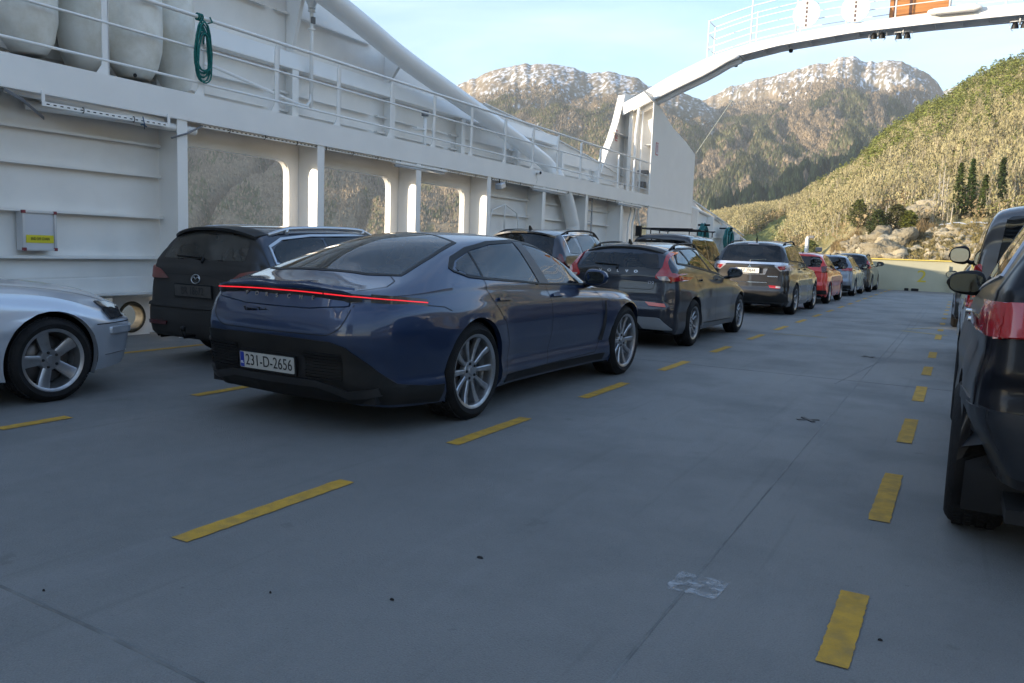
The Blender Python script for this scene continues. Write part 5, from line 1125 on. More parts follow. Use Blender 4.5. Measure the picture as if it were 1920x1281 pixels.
# ------------------------------------------------------------------ tower, arch, bow
tw = empty('arch_tower', (XF, 26, 0), label='white steel tower at the side carrying the arch, signed 1 and 2', cat='tower')
def bt(b, name, m, smooth=False, auto=None): b.v = [(v[0]-XF, v[1]-26, v[2]) for v in b.v]; return b.build(name, m, tw, smooth, auto)
TY = [on(u, v, XF) for u, v in ((1206, 168), (1222, 176), (1240, 205), (1262, 240), (1285, 265), (1303, 290))]
poly = [(23.98, 0), (TY[-1].y+.02, 0)]+[(p.y, p.z) for p in reversed(TY)]+[(23.98, TY[0].z-.2)]
b = MB(); b.prism(poly, 0, XF-.015, XF+.012); bt(b, 'inner_panel', WHITE2)
b = MB(); b.box((XF+.012, 23.98, ZB-.02), (XF+.03, TY[-1].y, ZB+.02)); bt(b, 'seam_rail', WHITE)
OP = [on(u, v, XU) for u, v in ((1118, 330), (1130, 292), (1142, 262), (1153, 228), (1165, 178))]
po = [(OP[0].y, 3.0), (27.8, 3.0), (27.8, 4.6), (25.2, OP[-1].z+.15), (OP[-1].y+.35, OP[-1].z+.12)]+[(p.y, p.z) for p in reversed(OP)]
b = MB(); b.prism(po, 0, XU-.012, XU+.012); bt(b, 'outer_panel', WHITE)
b = MB(); k = [(p.y, p.z) for p in OP]
for (y0_, z0_), (y1_, z1_) in zip(k, k[1:]): b.add([(XU-.10, y0_, z0_), (XU+.12, y0_, z0_), (XU+.12, y1_, z1_), (XU-.10, y1_, z1_), (XU-.10, y0_+.015, z0_), (XU+.12, y0_+.015, z0_), (XU+.12, y1_+.015, z1_), (XU-.10, y1_+.015, z1_)], [(0, 1, 2, 3), (4, 7, 6, 5), (1, 5, 6, 2), (0, 3, 7, 4)])
bt(b, 'edge_flange', WHITE2)
b = MB(); b.box((XU+.012, 24.6, 3.0), (XF-.016, 24.615, 5.9)); b.box((XU+.3, 24.2, 3.0), (XU+.42, 24.6, 6.0)); b.box((XU+.012, 23.4, 4.9), (XU+.2, 24.6, 4.912)); b.box((XF-.35, 24.2, 4.6), (XF-.016, 24.6, 4.612)); bt(b, 'bulkhead', WHITE)
b = MB(); b.tube([(XU+.62, 24.0, 3.05), (XU+.62, 24.0, 4.9), (XU+.70, 24.0, 5.85)], .05, 12); b.tube([(XU+.78, 24.1, 3.05), (XU+.78, 24.1, 5.6)], .03, 10); bt(b, 'strut', WHITE2, True)
for tx, (u, v), x, pn in (('1', (1232, 279), XF+.018, 0), ('2', (1156, 254), XU+.02, 1)):
    q = on(u, v, x); b = MB(); hw, hh = (.105, .19) if tx == '1' else (.085, .165)
    b.box((x-.004, q.y-hw, q.z-hh), (x+.004, q.y+hw, q.z+hh)); o = bt(b, 'number_sign', SIGNR); b = MB(); b.box((x+.0045, q.y-hw+.02, q.z-hh+.025), (x+.006, q.y+hw-.02, q.z+hh-.025)); bt(b, 'sign_panel', mat('sign_pink', (.70, .45, .45), .5) if 0 else SIGNW)
    text_mesh('sign_number', tx, .36 if tx == '1' else .30, SIGNR, tw, frame((x+.007-XF, q.y-26, q.z), (0, 1, 0), (0, 0, 1)), .002, sx=1.0)
b = MB(); b.box((XF-.55, 24.35, 3.75), (XF-.25, 24.55, 3.85)); b.box((XF-.5, 24.3, 3.3), (XF-.3, 24.5, 3.5)); bt(b, 'junction_box', GREYP)

# the arch across the ship
ar = empty('signal_arch', (0, 24, 0), label='white steel arch spanning the deck with railings, radar discs and lamps', cat='arch')
def ba(b, name, m, smooth=False, auto=None): b.v = [(v[0], v[1]-24, v[2]) for v in b.v]; return b.build(name, m, ar, smooth, auto)
TOPC = [(-9.6, 5.86), (-9.0, 6.14), (-8.08, 6.60), (-6.98, 7.04), (-5.75, 7.33), (-4.2, 7.53), (-3.1, 7.61), (-1.8, 7.67), (-.6, 7.70), (.7, 7.71)]
BOTC = [(-9.6, 5.50), (-9.0, 5.78), (-8.08, 6.18), (-6.98, 6.62), (-6.3, 6.98), (-5.03, 7.20), (-3.1, 7.37), (-1.2, 7.42), (.7, 7.44)]
def zt2(x): x = -abs(x-.7)+.7; return interp(x, TOPC)
def zb2(x): x = -abs(x-.7)+.7; return interp(x, BOTC)
xs = list(np.linspace(-9.6, 11.0, 60)); b = MB(); V = []
for x in xs:
    t_, bb = zt2(x), zb2(x); V += [(x, 24.0, bb), (x, 24.0, t_), (x, 24.06, t_+.03), (x, 24.70, t_+.03), (x, 24.76, t_), (x, 24.76, bb-.0), (x, 24.70, bb+.02), (x, 24.70, bb+.12), (x, 24.06, bb+.12), (x, 24.06, bb+.02)]
n = 10
b.add(V, [(i*n+k, (i+1)*n+k, (i+1)*n+(k+1) % n, i*n+(k+1) % n) for i in range(len(xs)-1) for k in range(n)]); ba(b, 'arch_girder', WHITE2, True, 35)
b = MB()
for x in np.arange(-8.6, 10, .62): bb = zb2(x); b.box((x, 24.062, bb+.03), (x+.02, 24.698, bb+.12))
ba(b, 'girder_rib', WHITE)
b = MB(); xs2 = [x for x in xs if -9.6 < x < -6.0]; b.tube([(x, 23.97, zb2(x)-.02) for x in xs2], .05, 10); b.tube([(x, 24.3, zb2(x)-.06) for x in xs2], .10, 12); ba(b, 'cable_pipe', WHITE2, True)
# arch railing
RX = [-7.06, -5.83, -4.6, -3.3, -2.1, -.85, .4, 1.65, 2.9, 4.15, 5.4, 6.6]
for yy in (24.05, 24.72):
    for x in RX: b = MB(); b.tube([(x, yy, zt2(x)-.02), (x, yy, zt2(x)+1.08+(.25 if x == -5.83 and yy < 24.5 else 0))], .020, 8); ba(b, 'rail_post', WHITE2, True)
    for h in (1.06, .70, .30): b = MB(); b.tube([(x, yy, zt2(x)+h) for x in np.linspace(RX[0], RX[-1], 24)], .013, 6); ba(b, 'rail_bar', WHITE2, True)
b = MB()
for h in (1.06, .7, .3): x = RX[0]; b.tube([(x, 24.05, zt2(x)+h), (x, 24.72, zt2(x)+h)], .013, 6)
ba(b, 'rail_bar', WHITE2, True)
# discs with letter strips
for i, (u, v) in enumerate(((1512, 25), (1604, 15))):
    q = on(u, v, 23.9, 1); r = empty('signal_disc', (q.x, 23.92, q.z), label=('left' if i == 0 else 'right')+' of the two white signal discs on the arch railing', cat='signal disc', group='signal discs on the arch railing')
    b = MB(); b.lathe([(.001, .02), (.355, .02), (.36, .0), (.001, -.0)], 40, Matrix.Rotation(pi/2, 4, 'X')); b.build('disc', WHITE2, r, True, 40)
    b = MB()
    for k_ in range(6): b.box((-.02, -.03, -.34+k_*.115), (.03, -.024, -.34+k_*.115+.06+.02*(k_ % 2)))
    b.build('lettering', mat('faded_lettering', (.13, .09, .09), .6), r)
# orange-brown timber cabinet on the arch
a, c = on(1668, 24, 24.6, 1), on(1758, 6, 24.6, 1); BRN = mat('varnished_wood', (.42, .17, .045), .5, var=.25, vscale=4, stretch=(.3, 1, 6)); BRD = mat('dark_wood', (.07, .03, .02), .5)
r = empty('wooden_cabinet', (a.x, 24.5, zt2(a.x)), label='orange-brown varnished wooden cabinet standing on the arch', cat='cabinet')
b = MB(); b.box((0, 0, 0), (1.4, .35, 1.5)); b.build('cabinet_body', BRN, r); b = MB()
for x in (.10, .48): b.box((x, -.012, 0), (x+.07, -.001, 1.5))
b.build('cabinet_post', BRD, r)
a = on(1790, 18, 23.9, 1); r = empty('lamp_housing', (a.x, 23.9, a.z), label='long white lens-shaped lamp housing on the front of the arch', cat='lamp'); b = MB(); b.lathe([(.001, -.62), (.05, -.60), (.085, -.45), (.09, 0), (.085, .45), (.05, .60), (.001, .62)], 18, Matrix.Rotation(pi/2, 4, 'Y')); b.build('housing', WHITE2, r, True); b = MB(); b.box((-.42, -.055, -.10), (.42, .02, -.065)); b.build('lamp_slot', GREYP, r)
# twin lamps under the arch
for i, (u, v) in enumerate(((1646, 68), (1693, 68), (1912, 48))):
    q = on(u, v, 24.2, 1); r = empty('twin_flood_lamp', (q.x, 24.2, q.z), label='caged twin flood lamp under the arch, '+('left one of the close pair', 'right one of the close pair', 'at the right edge of the view')[i], cat='lamp', group='flood lamps under the arch')
    for s in (-.10, .10):
        b = MB(); M = Matrix.Translation((s, 0, 0)) @ Matrix.Rotation(.25, 4, 'X'); b.lathe([(.001, .10), (.05, .09), (.075, .02), (.088, -.06)], 16, M); lo = b.build('lamp_body', BLACK, r, True); b = MB(); b.lathe([(.001, -.062), (.085, -.062), (.088, -.05)], 16, M); b.build('lamp_glass', mat('lamp_warm_glass', (.5, .45, .35), .2), lo, True)
    b = MB(); b.tube([(0, 0, .02), (0, 0, zb2(q.x)-q.z+.1)], .025, 8); b.tube([(-.21, 0, .12), (-.22, 0, -.02), (-.14, 0, -.12)], .009, 5); b.tube([(.21, 0, .12), (.22, 0, -.02), (.14, 0, -.12)], .009, 5); b.tube([(-.21, 0, .12), (.21, 0, .12)], .012, 5); b.build('lamp_cage', GALV, r, True)
for i, (u, v) in enumerate(((1380, 122), (1483, 95))):
    q = on(u, v, 24.5, 1); r = empty('round_lamp', (q.x, 24.5, q.z), label='small dark round lamp under the arch, '+('nearer the tower', 'nearer the middle of the arch')[i], cat='lamp', group='small lamps under the arch')
    b = MB(); b.lathe([(.001, .05), (.05, .04), (.062, 0), (.045, -.045), (.001, -.055)], 16); b.build('lamp_body', BLACK, r, True); b = MB(); b.tube([(0, 0, .04), (0, 0, .16)], .014, 6); b.build('lamp_stem', WHITE2, r, True)
b = MB(); q0 = on(1305, 287, XF); b.tube([q0, on(1388, 165, 30, 1)], .012, 5); tag(b.build('stay_wire', mat('pale_wire', (.5, .5, .4), .5)), 'thin pale stay wire slanting up from the tower to the sky', 'wire')

# bow side bulwark
bs = empty('bow_side_bulwark', (-9, 29, 0), label='white side bulwark sloping down towards the bow beyond the tower', cat='bulwark')
def bb_(b, name, m, smooth=False): b.v = [(v[0]+9, v[1]-29, v[2]) for v in b.v]; return b.build(name, m, bs, smooth)
SL = [(TY[-1].y, on(1303, 385, -9).z), (on(1345, 412, -9).y, on(1345, 412, -9).z), (on(1390, 447, -9).y, on(1390, 447, -9).z), (YB+.5, 1.5)]
b = MB(); b.prism([(TY[-1].y, 0), (YB+.5, 0)]+SL[::-1], 0, -9.02, -9.0); bb_(b, 'plating', WHITE)
b = MB()
for (y0_, z0_), (y1_, z1_) in zip(SL, SL[1:]): b.tube([(-8.97, y0_, z0_), (-8.97, y1_, z1_)], .06, 10)
b.tube([(-8.9, SL[0][0], SL[0][1]+.28), (-8.9, SL[2][0], SL[2][1]+.15)], .03, 8); bb_(b, 'top_rail', WHITE2, True)
b = MB()
for y in np.arange(TY[-1].y+1.3, YB, 2.2): z = interp(y, SL); b.box((-8.998, y, 0), (-8.75, y+.03, z-.06)); b.box((-8.749, y-.05, 0), (-8.735, y+.08, z-.1))
for z in (1.3, 2.0):
    for y in np.arange(TY[-1].y, YB-3, 2.2):
        if interp(y+2.2, SL) > z+.2: b.box((-8.998, y+.1, z), (-8.92, y+1.3, z+.015))
bb_(b, 'web_frame', WHITE2)
b = MB(); a = on(1303, 355, -9); b.prism([(TY[-1].y+.02, SL[0][1]), (TY[-1].y+.02, on(1303, 362, -9).z), (on(1325, 395, -9).y, on(1325, 403, -9).z)], 0, -9.01, -8.99); bb_(b, 'corner_gusset', WHITE)
TEALH = mat('teal_hose', (.015, .17, .17), .5, var=.3, vscale=20)
for i, (u, v, s) in enumerate(((1320, 441, 1), (1364, 443, .85))):
    q = on(u, v, -8.6); r = empty('hose_coil', (-8.6, q.y, q.z), label='teal mooring rope coils hung on the bow side bulwark, '+('nearer and larger bundle' if i == 0 else 'farther and smaller bundle'), cat='rope coil', group='rope coils on the bow bulwark')
    b = MB()
    for k_ in range(14):
        pts = []; w0 = random.uniform(.25, .6)*s; h0 = random.uniform(.35, .62)*s; dx = random.uniform(-.12, .12); oy = random.uniform(-.15, .25)
        for t in np.linspace(0, 2*pi, 18): pts.append((dx, oy+w0*sin(t), -.15+h0*cos(t)))
        b.tube(pts, .028, 6)
    b.build('coil', TEALH, r, True); b = MB(); b.box((-.35, -.03, .35*s), (.2, .03, .42*s)); b.build('hook', BLACK, r)

# front bulwark
fb = empty('bow_bulwark', (0, YB, 0), label='pale yellow bow bulwark closing the far end of the deck, numbered 2', cat='bulwark')
HB = CAMH+(1.36-CAMH)*YB/39+.02
b = MB(); b.box((-9, 0, 0), (9, .06, HB)); b.build('bulwark_plate', CREAMY, fb)
b = MB(); b.box((-9, -.10, HB), (9, .12, HB+.05)); b.build('capping_rail', mat('yellow_capping', (.62, .48, .10), .5), fb)
q = on(1728, 519, YB, 1); text_mesh('bulwark_number', '2', .78, mat('yellow_number', (.55, .42, .03), .5), fb, frame((q.x, -.004, q.z), (1, 0, 0), (0, 0, 1)), .002, sx=1.1)
b = MB()
for x in (-3.9, -.5, 4): b.box((x, -.16, 0), (x+.02, -.001, HB-.2))
b.build('bulwark_stiffener', CREAMY, fb)
for i, (u0, u1) in enumerate(((1695, 1703), (1708, 1722))):
    a, c = on(u0, 546, YB-.3, 1), on(u1, 546, YB-.3, 1); b = MB(); b.cbox(((a.x+c.x)/2, YB-.3, .06), ((c.x-a.x)/2, .1, .06)); tag(b.build('rubber_chock', BLACK, bevel=.02), ('smaller' if i == 0 else 'wider')+' black rubber chock at the foot of the bow bulwark', 'chock', 'chocks at the bow')
q = on(1512, 470, 39, 1); r = empty('bow_lamp_post', (q.x, 39, 0), label='short white post with a lamp head standing at the bow behind the queue', cat='lamp post'); z1 = on(1517, 444, 39, 1).z
b = MB(); b.tube([(0, 0, 0), (0, 0, z1-.1), (.05, 0, z1)], .09, 12); b.build('post', WHITE2, r, True); b = MB(); b.cbox((.18, -.05, z1-.0), (.12, .08, .06)); b.cbox((.55, -.1, z1-.55), (.13, .1, .10)); b.build('lamp_head', GREYP, r, bevel=.02)

# wheelhouse block behind the viewpoint: it throws the shade over the deck
sh = empty('wheelhouse_block', (0, -22, 0), label='white wheelhouse block across the deck behind the viewpoint', cat='superstructure')
b = MB(); b.box((-8.5, -6, 4.6), (9.5, 4, 10.8)); b.box((-6, -5, 10.8), (6, 3, 13.5)); b.box((-9.5, -6, -.0), (-8.2, 4, 4.6)); b.box((8.2, -6, 0), (9.5, 4, 4.6)); b.build('block', WHITE, sh)
for x in np.arange(-7.4, 7.5, 2.1):
    for z in (6.2, 8.9): b = MB(); b.box((x, 3.99, z), (x+1.3, 4.03, z+1.0)); b.build('window', GLASSD, sh)
# starboard side wall (mostly outside the view, seen in reflections)
st = empty('starboard_wall', (9.1, 5, 0), label='low white side wall along the right side of the deck behind the right queue', cat='ferry wall')
b = MB(); b.box((0, -12, 0), (.03, YB-5, 1.15)); b.box((0, -12, 2.5), (.03, 19, 3.05)); b.build('plating', WHITE, st)
b = MB()
for y in np.arange(-12, 19, 2.47): b.box((-.4, y, 0), (.0, y+.15, 2.9))
b.build('web_frame', WHITE2, st)
b = MB()
for z in (3.6, 4.0): b.tube([(-.3, -12, z), (-.3, 19, z)], .02, 6)
for y in np.arange(-12, 19, 1.23): b.tube([(-.3, y, 3.0), (-.3, y, 4.0)], .025, 6)
b.build('rail', WHITE2, st, True)
# ------------------------------------------------------------------ land, water, woods
def vnoise(x, y, seed=0):
    xi = np.floor(x).astype(np.int64); yi = np.floor(y).astype(np.int64); fx = x-xi; fy = y-yi; fx = fx*fx*(3-2*fx); fy = fy*fy*(3-2*fy)
    def h(a, b):
        n = (a*374761393+b*668265263+seed*1442695041) & 0xffffffff; n = ((n ^ (n >> 13))*1274126177) & 0xffffffff; return ((n ^ (n >> 16)) & 0xffff)/65535.
    return (h(xi, yi)*(1-fx)+h(xi+1, yi)*fx)*(1-fy)+(h(xi, yi+1)*(1-fx)+h(xi+1, yi+1)*fx)*fy
def fbm(x, y, o=5, seed=0, g=.5):
    s = 0; a = 1; t = 0
    for i in range(o): s = s+a*vnoise(x*2**i+17.3*i, y*2**i-9.1*i, seed+i); t += a; a *= g
    return s/t
def landmat(name, bump=.6, bs=.5, rough=.95, var=.35, vs=.12):
    m = bpy.data.materials.new(name); m.use_nodes = True; t = m.node_tree; b = t.nodes['Principled BSDF']; lk = t.links.new
    b.inputs['Roughness'].default_value = rough; b.inputs['Specular IOR Level'].default_value = .1
    a = t.nodes.new('ShaderNodeAttribute'); a.attribute_name = 'col'; g = t.nodes.new('ShaderNodeTexCoord')
    n = t.nodes.new('ShaderNodeTexNoise'); n.inputs['Scale'].default_value = vs; n.inputs['Detail'].default_value = 10; n.inputs['Roughness'].default_value = .7; lk(g.outputs['Object'], n.inputs['Vector'])
    r = t.nodes.new('ShaderNodeMapRange'); r.inputs['From Min'].default_value = .3; r.inputs['From Max'].default_value = .7; r.inputs['To Min'].default_value = 1-var; r.inputs['To Max'].default_value = 1+var; lk(n.outputs['Fac'], r.inputs[0])
    mm = t.nodes.new('ShaderNodeVectorMath'); mm.operation = 'SCALE'; lk(a.outputs['Color'], mm.inputs[0]); lk(r.outputs[0], mm.inputs['Scale']); lk(mm.outputs[0], b.inputs['Base Color'])
    if bump:
        n = t.nodes.new('ShaderNodeTexNoise'); n.inputs['Scale'].default_value = bs; n.inputs['Detail'].default_value = 8; lk(g.outputs['Object'], n.inputs['Vector']); p = t.nodes.new('ShaderNodeBump'); p.inputs['Strength'].default_value = bump; p.inputs['Distance'].default_value = 3; lk(n.outputs['Fac'], p.inputs['Height']); lk(p.outputs[0], b.inputs['Normal'])
    return m
def npmesh(name, V, F, col, m, k, smooth=False):
    """F as (n,k) array, or (flat, counts)"""
    me = bpy.data.meshes.new(name); me.vertices.add(len(V)); me.vertices.foreach_set('co', np.asarray(V, np.float32).ravel())
    nf = len(F); me.loops.add(nf*k); me.loops.foreach_set('vertex_index', np.asarray(F, np.int32).ravel()); me.polygons.add(nf); me.polygons.foreach_set('loop_start', np.arange(0, nf*k, k, dtype=np.int32)); me.polygons.foreach_set('loop_total', np.full(nf, k, np.int32))
    me.update(calc_edges=True)
    at = me.color_attributes.new('col', 'FLOAT_COLOR', 'POINT'); c = np.ones((len(V), 4), np.float32); c[:, :3] = col; at.data.foreach_set('color', c.ravel())
    if smooth: me.polygons.foreach_set('use_smooth', np.ones(nf, bool))
    me.materials.append(m); o = bpy.data.objects.new(name, me); COL.objects.link(o); return o
def azel(u, v):
    d = ray(u, v); return atan2(d.x, d.y), d.z/sqrt(d.x*d.x+d.y*d.y)
def prof(pts, extra_l=(), extra_r=()):
    P = [azel(u, v) for u, v in pts]; P = [(radians(a), t) for a, t in extra_l]+P+[(radians(a), t) for a, t in extra_r]
    return np.array([p[0] for p in P]), np.array([p[1] for p in P])
SEA = -4.0
az_ = lambda u: azel(u, 440)[0]
LAND = landmat('hill_ground'); WOOD = landmat('woodland', 0, var=.25, vs=.05)

class Hill:
    def __init__(s, pa, pt, r0, r1, pw=1.25, relief=(60, 14, 2.2), seed=1, shape=None, ridge_noise=.004, rb=.35):
        s.pa, s.pt, s.r0, s.r1, s.pw, s.rel, s.seed, s.shape, s.rn, s.rb = pa, pt, r0, r1, pw, relief, seed, shape, ridge_noise, rb
    def R(s, az): 
        r0 = s.r0(az) if callable(s.r0) else s.r0; r1 = s.r1(az) if callable(s.r1) else s.r1; return r0, r1
    def P(s, az, t):
        """t: 0 at the shore, 1 at the ridge, above 1 behind it"""
        r0, r1 = s.R(az); r = r0+(r1-r0)*t
        tn = np.interp(az, s.pa, s.pt); tn = tn+s.rn*(fbm(az*140, az*0+s.seed, 4, s.seed)-.5)
        h = CAMH+tn*r1
        f = np.where(t < 1, np.clip(t, 0, 1)**s.pw if s.shape is None else s.shape(az, np.clip(t, 0, 1), h), 1-(t-1)*1.2)
        z = SEA+(h-SEA)*f
        A, ka, kt = s.rel; n = fbm(az*ka+3*fbm(az*4, t*2, 3, s.seed+9), t*kt, 6, s.seed+3, .55); n = 1-np.abs(2*n-1)
        n2 = fbm(az*ka*6, t*kt*7, 4, s.seed+5)-.5
        win = np.sin(pi*np.clip(t, 0, 1))**.7*np.where(t < 1, 1, 0); win = np.where(t > .93, win*(1-np.clip((t-.93)/.07, 0, 1)), win)
        z = z+win*(A*(n-.75)+A*s.rb*n2)
        if s.seed == 3:
            for ua, ub, dp, wd_ in ((330, 590, 60, .010), (250, 420, 45, .016), (640, 820, 25, .008)):
                ac = az_(ua)+(az_(ub)-az_(ua))*np.clip(t*1.6, 0, 1.2)+.006*np.sin(t*23); z = z-win*dp*np.exp(-((az-ac)/wd_)**2)
        return r*np.sin(az), r*np.cos(az), z
    def mesh(s, name, a0, a1, na, nt_, colf, tb=1.25, label=None):
        az = np.linspace(a0, a1, na); t = np.concatenate([np.linspace(0, 1, nt_), np.linspace(1, tb, 10)[1:]])
        AZ, T = np.meshgrid(az, t); x, y, z = s.P(AZ, T); V = np.stack([x, y, z], -1).reshape(-1, 3); n1 = len(t)
        i, j = np.meshgrid(np.arange(na-1), np.arange(n1-1)); q = (j*na+i).ravel(); F = np.stack([q, q+1, q+na+1, q+na], 1)
        c = colf(AZ, T, x, y, z).reshape(-1, 3); o = npmesh(name, V, F, c, LAND, 4, True); return tag(o, kind='structure')

BR1 = np.array([.285, .22, .145]); BR2 = np.array([.215, .18, .12]); GRN = np.array([.125, .125, .062]); SNOW = np.array([.80, .81, .84]); ROCK = np.array([.36, .31, .22]); TAN = np.array([.36, .305, .155]); OLV = np.array([.22, .21, .075]); MEAD = np.array([.20, .205, .07])
def mixc(a, b, k): return a*(1-k[..., None])+b*k[..., None]

# left range
paA, ptA = prof([(-700, -60), (-200, 40), (300, 120), (600, 165), (760, 178), (845, 164), (880, 150), (930, 130), (985, 120), (1040, 120), (1075, 127), (1100, 135), (1150, 135), (1195, 146), (1215, 160), (1250, 163), (1280, 174), (1310, 186), (1335, 200), (1400, 260)], ((-120, .12), (-100, .2)))
hillA = Hill(paA, ptA, 1150, 2600, 1.15, (75, 9, 2.4), 3, rb=.28)
def colA(az, t, x, y, z):
    el = (z-CAMH)/np.sqrt(x*x+y*y); n = fbm(az*60, t*26, 5, 11); n2 = fbm(az*520, t*95, 4, 12)
    c = mixc(BR1, BR2, np.clip((n-.35)*3, 0, 1)); c = mixc(c, GRN, np.clip((fbm(az*34, t*14, 5, 14)-.50)*9, 0, 1)*np.clip((.20-el)*12, 0, 1)*.8)
    sn = np.clip((el-.200)*15+(n2-.5)*5.5+(n-.5)*1.5, 0, 1); return mixc(c, SNOW, sn*.92)
hillA.mesh('snowy_mountain', radians(-100), paA[-1], 900, 200, colA)
# middle mountain
paB, ptB = prof([(1150, 330), (1240, 260), (1290, 200), (1312, 190), (1335, 180), (1370, 162), (1400, 155), (1450, 141), (1500, 128), (1530, 119), (1550, 118), (1572, 108), (1600, 105), (1615, 114), (1640, 117), (1662, 112), (1690, 114), (1715, 124), (1740, 138), (1757, 152), (1766, 168), (1800, 230), (1850, 300)])
hillB = Hill(paB, ptB, 950, 3300, 1.2, (110, 13, 2.6), 21, rb=.28)
def colB(az, t, x, y, z):
    el = (z-CAMH)/np.sqrt(x*x+y*y); n = fbm(az*80, t*26, 5, 31); n2 = fbm(az*560, t*100, 4, 32)
    c = mixc(BR1, BR2, np.clip((n-.35)*3, 0, 1)); c = mixc(c, GRN, np.clip((fbm(az*50, t*16, 5, 34)-.46)*9, 0, 1)*np.clip((.17-el)*14, 0, 1)*.85)
    sn = np.clip((el-.213)*17+(n2-.5)*5.5+(n-.5)*2, 0, 1); return mixc(c, SNOW, sn*.95)
hillB.mesh('snow_capped_mountain', paB[0], paB[-1], 620, 200, colB)
# far right shoulder
paE, ptE = prof([(1680, 230), (1720, 196), (1750, 178), (1800, 158), (1850, 143), (1880, 134), (1920, 122), (1990, 100)], (), ((12, .27), (40, .2)))
hillE = Hill(paE, ptE, 1400, 3800, 1.2, (120, 12, 2), 41)
def colE(az, t, x, y, z):
    n = fbm(az*90, t*30, 5, 43); c = mixc(BR1, np.array([.2, .15, .1]), n); return mixc(c, SNOW, np.clip((t-.9)*10+(fbm(az*300, t*60, 3, 44)-.5)*4-.2, 0, 1)*.8)
hillE.mesh('distant_ridge', paE[0], paE[-1], 200, 80, colE)
# near hill on the right, running on round the right side
paD, ptD = prof([(1270, 436), (1330, 415), (1400, 404), (1455, 398), (1490, 385), (1530, 362), (1565, 345), (1600, 330), (1622, 308), (1640, 290), (1665, 268), (1700, 246), (1740, 222), (1780, 203), (1815, 178), (1850, 158), (1885, 145), (1920, 130), (1990, 85)], (), ((12, .30), (25, .27), (50, .25), (80, .22), (110, .2), (140, .15)))
def r0D(az): return np.interp(az, [paD[0], azel(1500, 400)[0], azel(1620, 400)[0], radians(3), radians(140)], [330, 300, 215, 195, 170])
def r1D(az): return np.interp(az, [paD[0], azel(1500, 400)[0], azel(1640, 400)[0], radians(3), radians(140)], [760, 700, 600, 560, 420])
def shD(az, t, h):
    # rocky bank, road bench, then the slope
    k = np.clip((az-azel(1560, 400)[0])/.06, 0, 1)
    bank = np.interp(t, [0, .02, .085, .11, .2, 1], [0, .02, 14.2/1, 14.5/1, 0, 0]); H = np.maximum(h-SEA, 12)
    z = np.where(t < .11, np.interp(t, [0, .025, .085, .11], [0, 6.0, 14.0, 14.3]), 14.3+(H-14.3)*np.clip((t-.11)/.89, 0, 1)**1.02)
    z2 = H*np.clip(t, 0, 1)**.8
    return (z*k+z2*(1-k))/H
hillD = Hill(paD, ptD, r0D, r1D, 1, (9, 26, 3), 51, shape=shD, ridge_noise=.003, rb=.4)
def inquad(az, t, P):
    c = np.zeros(az.shape, bool); n = len(P)
    for i in range(n):
        x1, y1 = P[i]; x2, y2 = P[i-1]
        with np.errstate(divide='ignore', invalid='ignore'): c ^= ((y1 > t) != (y2 > t)) & (az < (x2-x1)*(t-y1)/(y2-y1+1e-12)+x1)
    return c
az_ = lambda u: azel(u, 440)[0]
MQ = [(az_(1375), .12), (az_(1450), .10), (az_(1492), .40), (az_(1470), .62), (az_(1400), .30)]
def colD(az, t, x, y, z):
    n = fbm(x/22, y/22, 5, 61); n2 = fbm(x/6, y/6, 4, 62); c = mixc(TAN, np.array([.20, .15, .08]), np.clip((n-.35)*3, 0, 1)); c = mixc(c, OLV, np.clip((fbm(x/40, y/40, 4, 64)-.45)*5, 0, 1)*.6)
    c = mixc(c, ROCK*1.0, np.clip((.10-t)*60, 0, 1)*np.clip((n2-.48)*7, 0, 1)*(az > az_(1560)))
    c = mixc(c, np.array([.28, .255, .22]), ((t > .088) & (t < .106) & (az > az_(1705)))*1.)
    return mixc(c, MEAD, inquad(az, t, MQ)*1.)
oD = hillD.mesh('near_hillside', paD[0], radians(140), 1700, 170, colD)
# fjord
b = MB(); b.box((-9000, -9000, SEA-.5), (9000, 9000, SEA)); 
WATER = mat('fjord_water', (.02, .04, .05), .08, bump=.8, bscale=.9); tag(b.build('fjord_water', WATER), kind='structure')

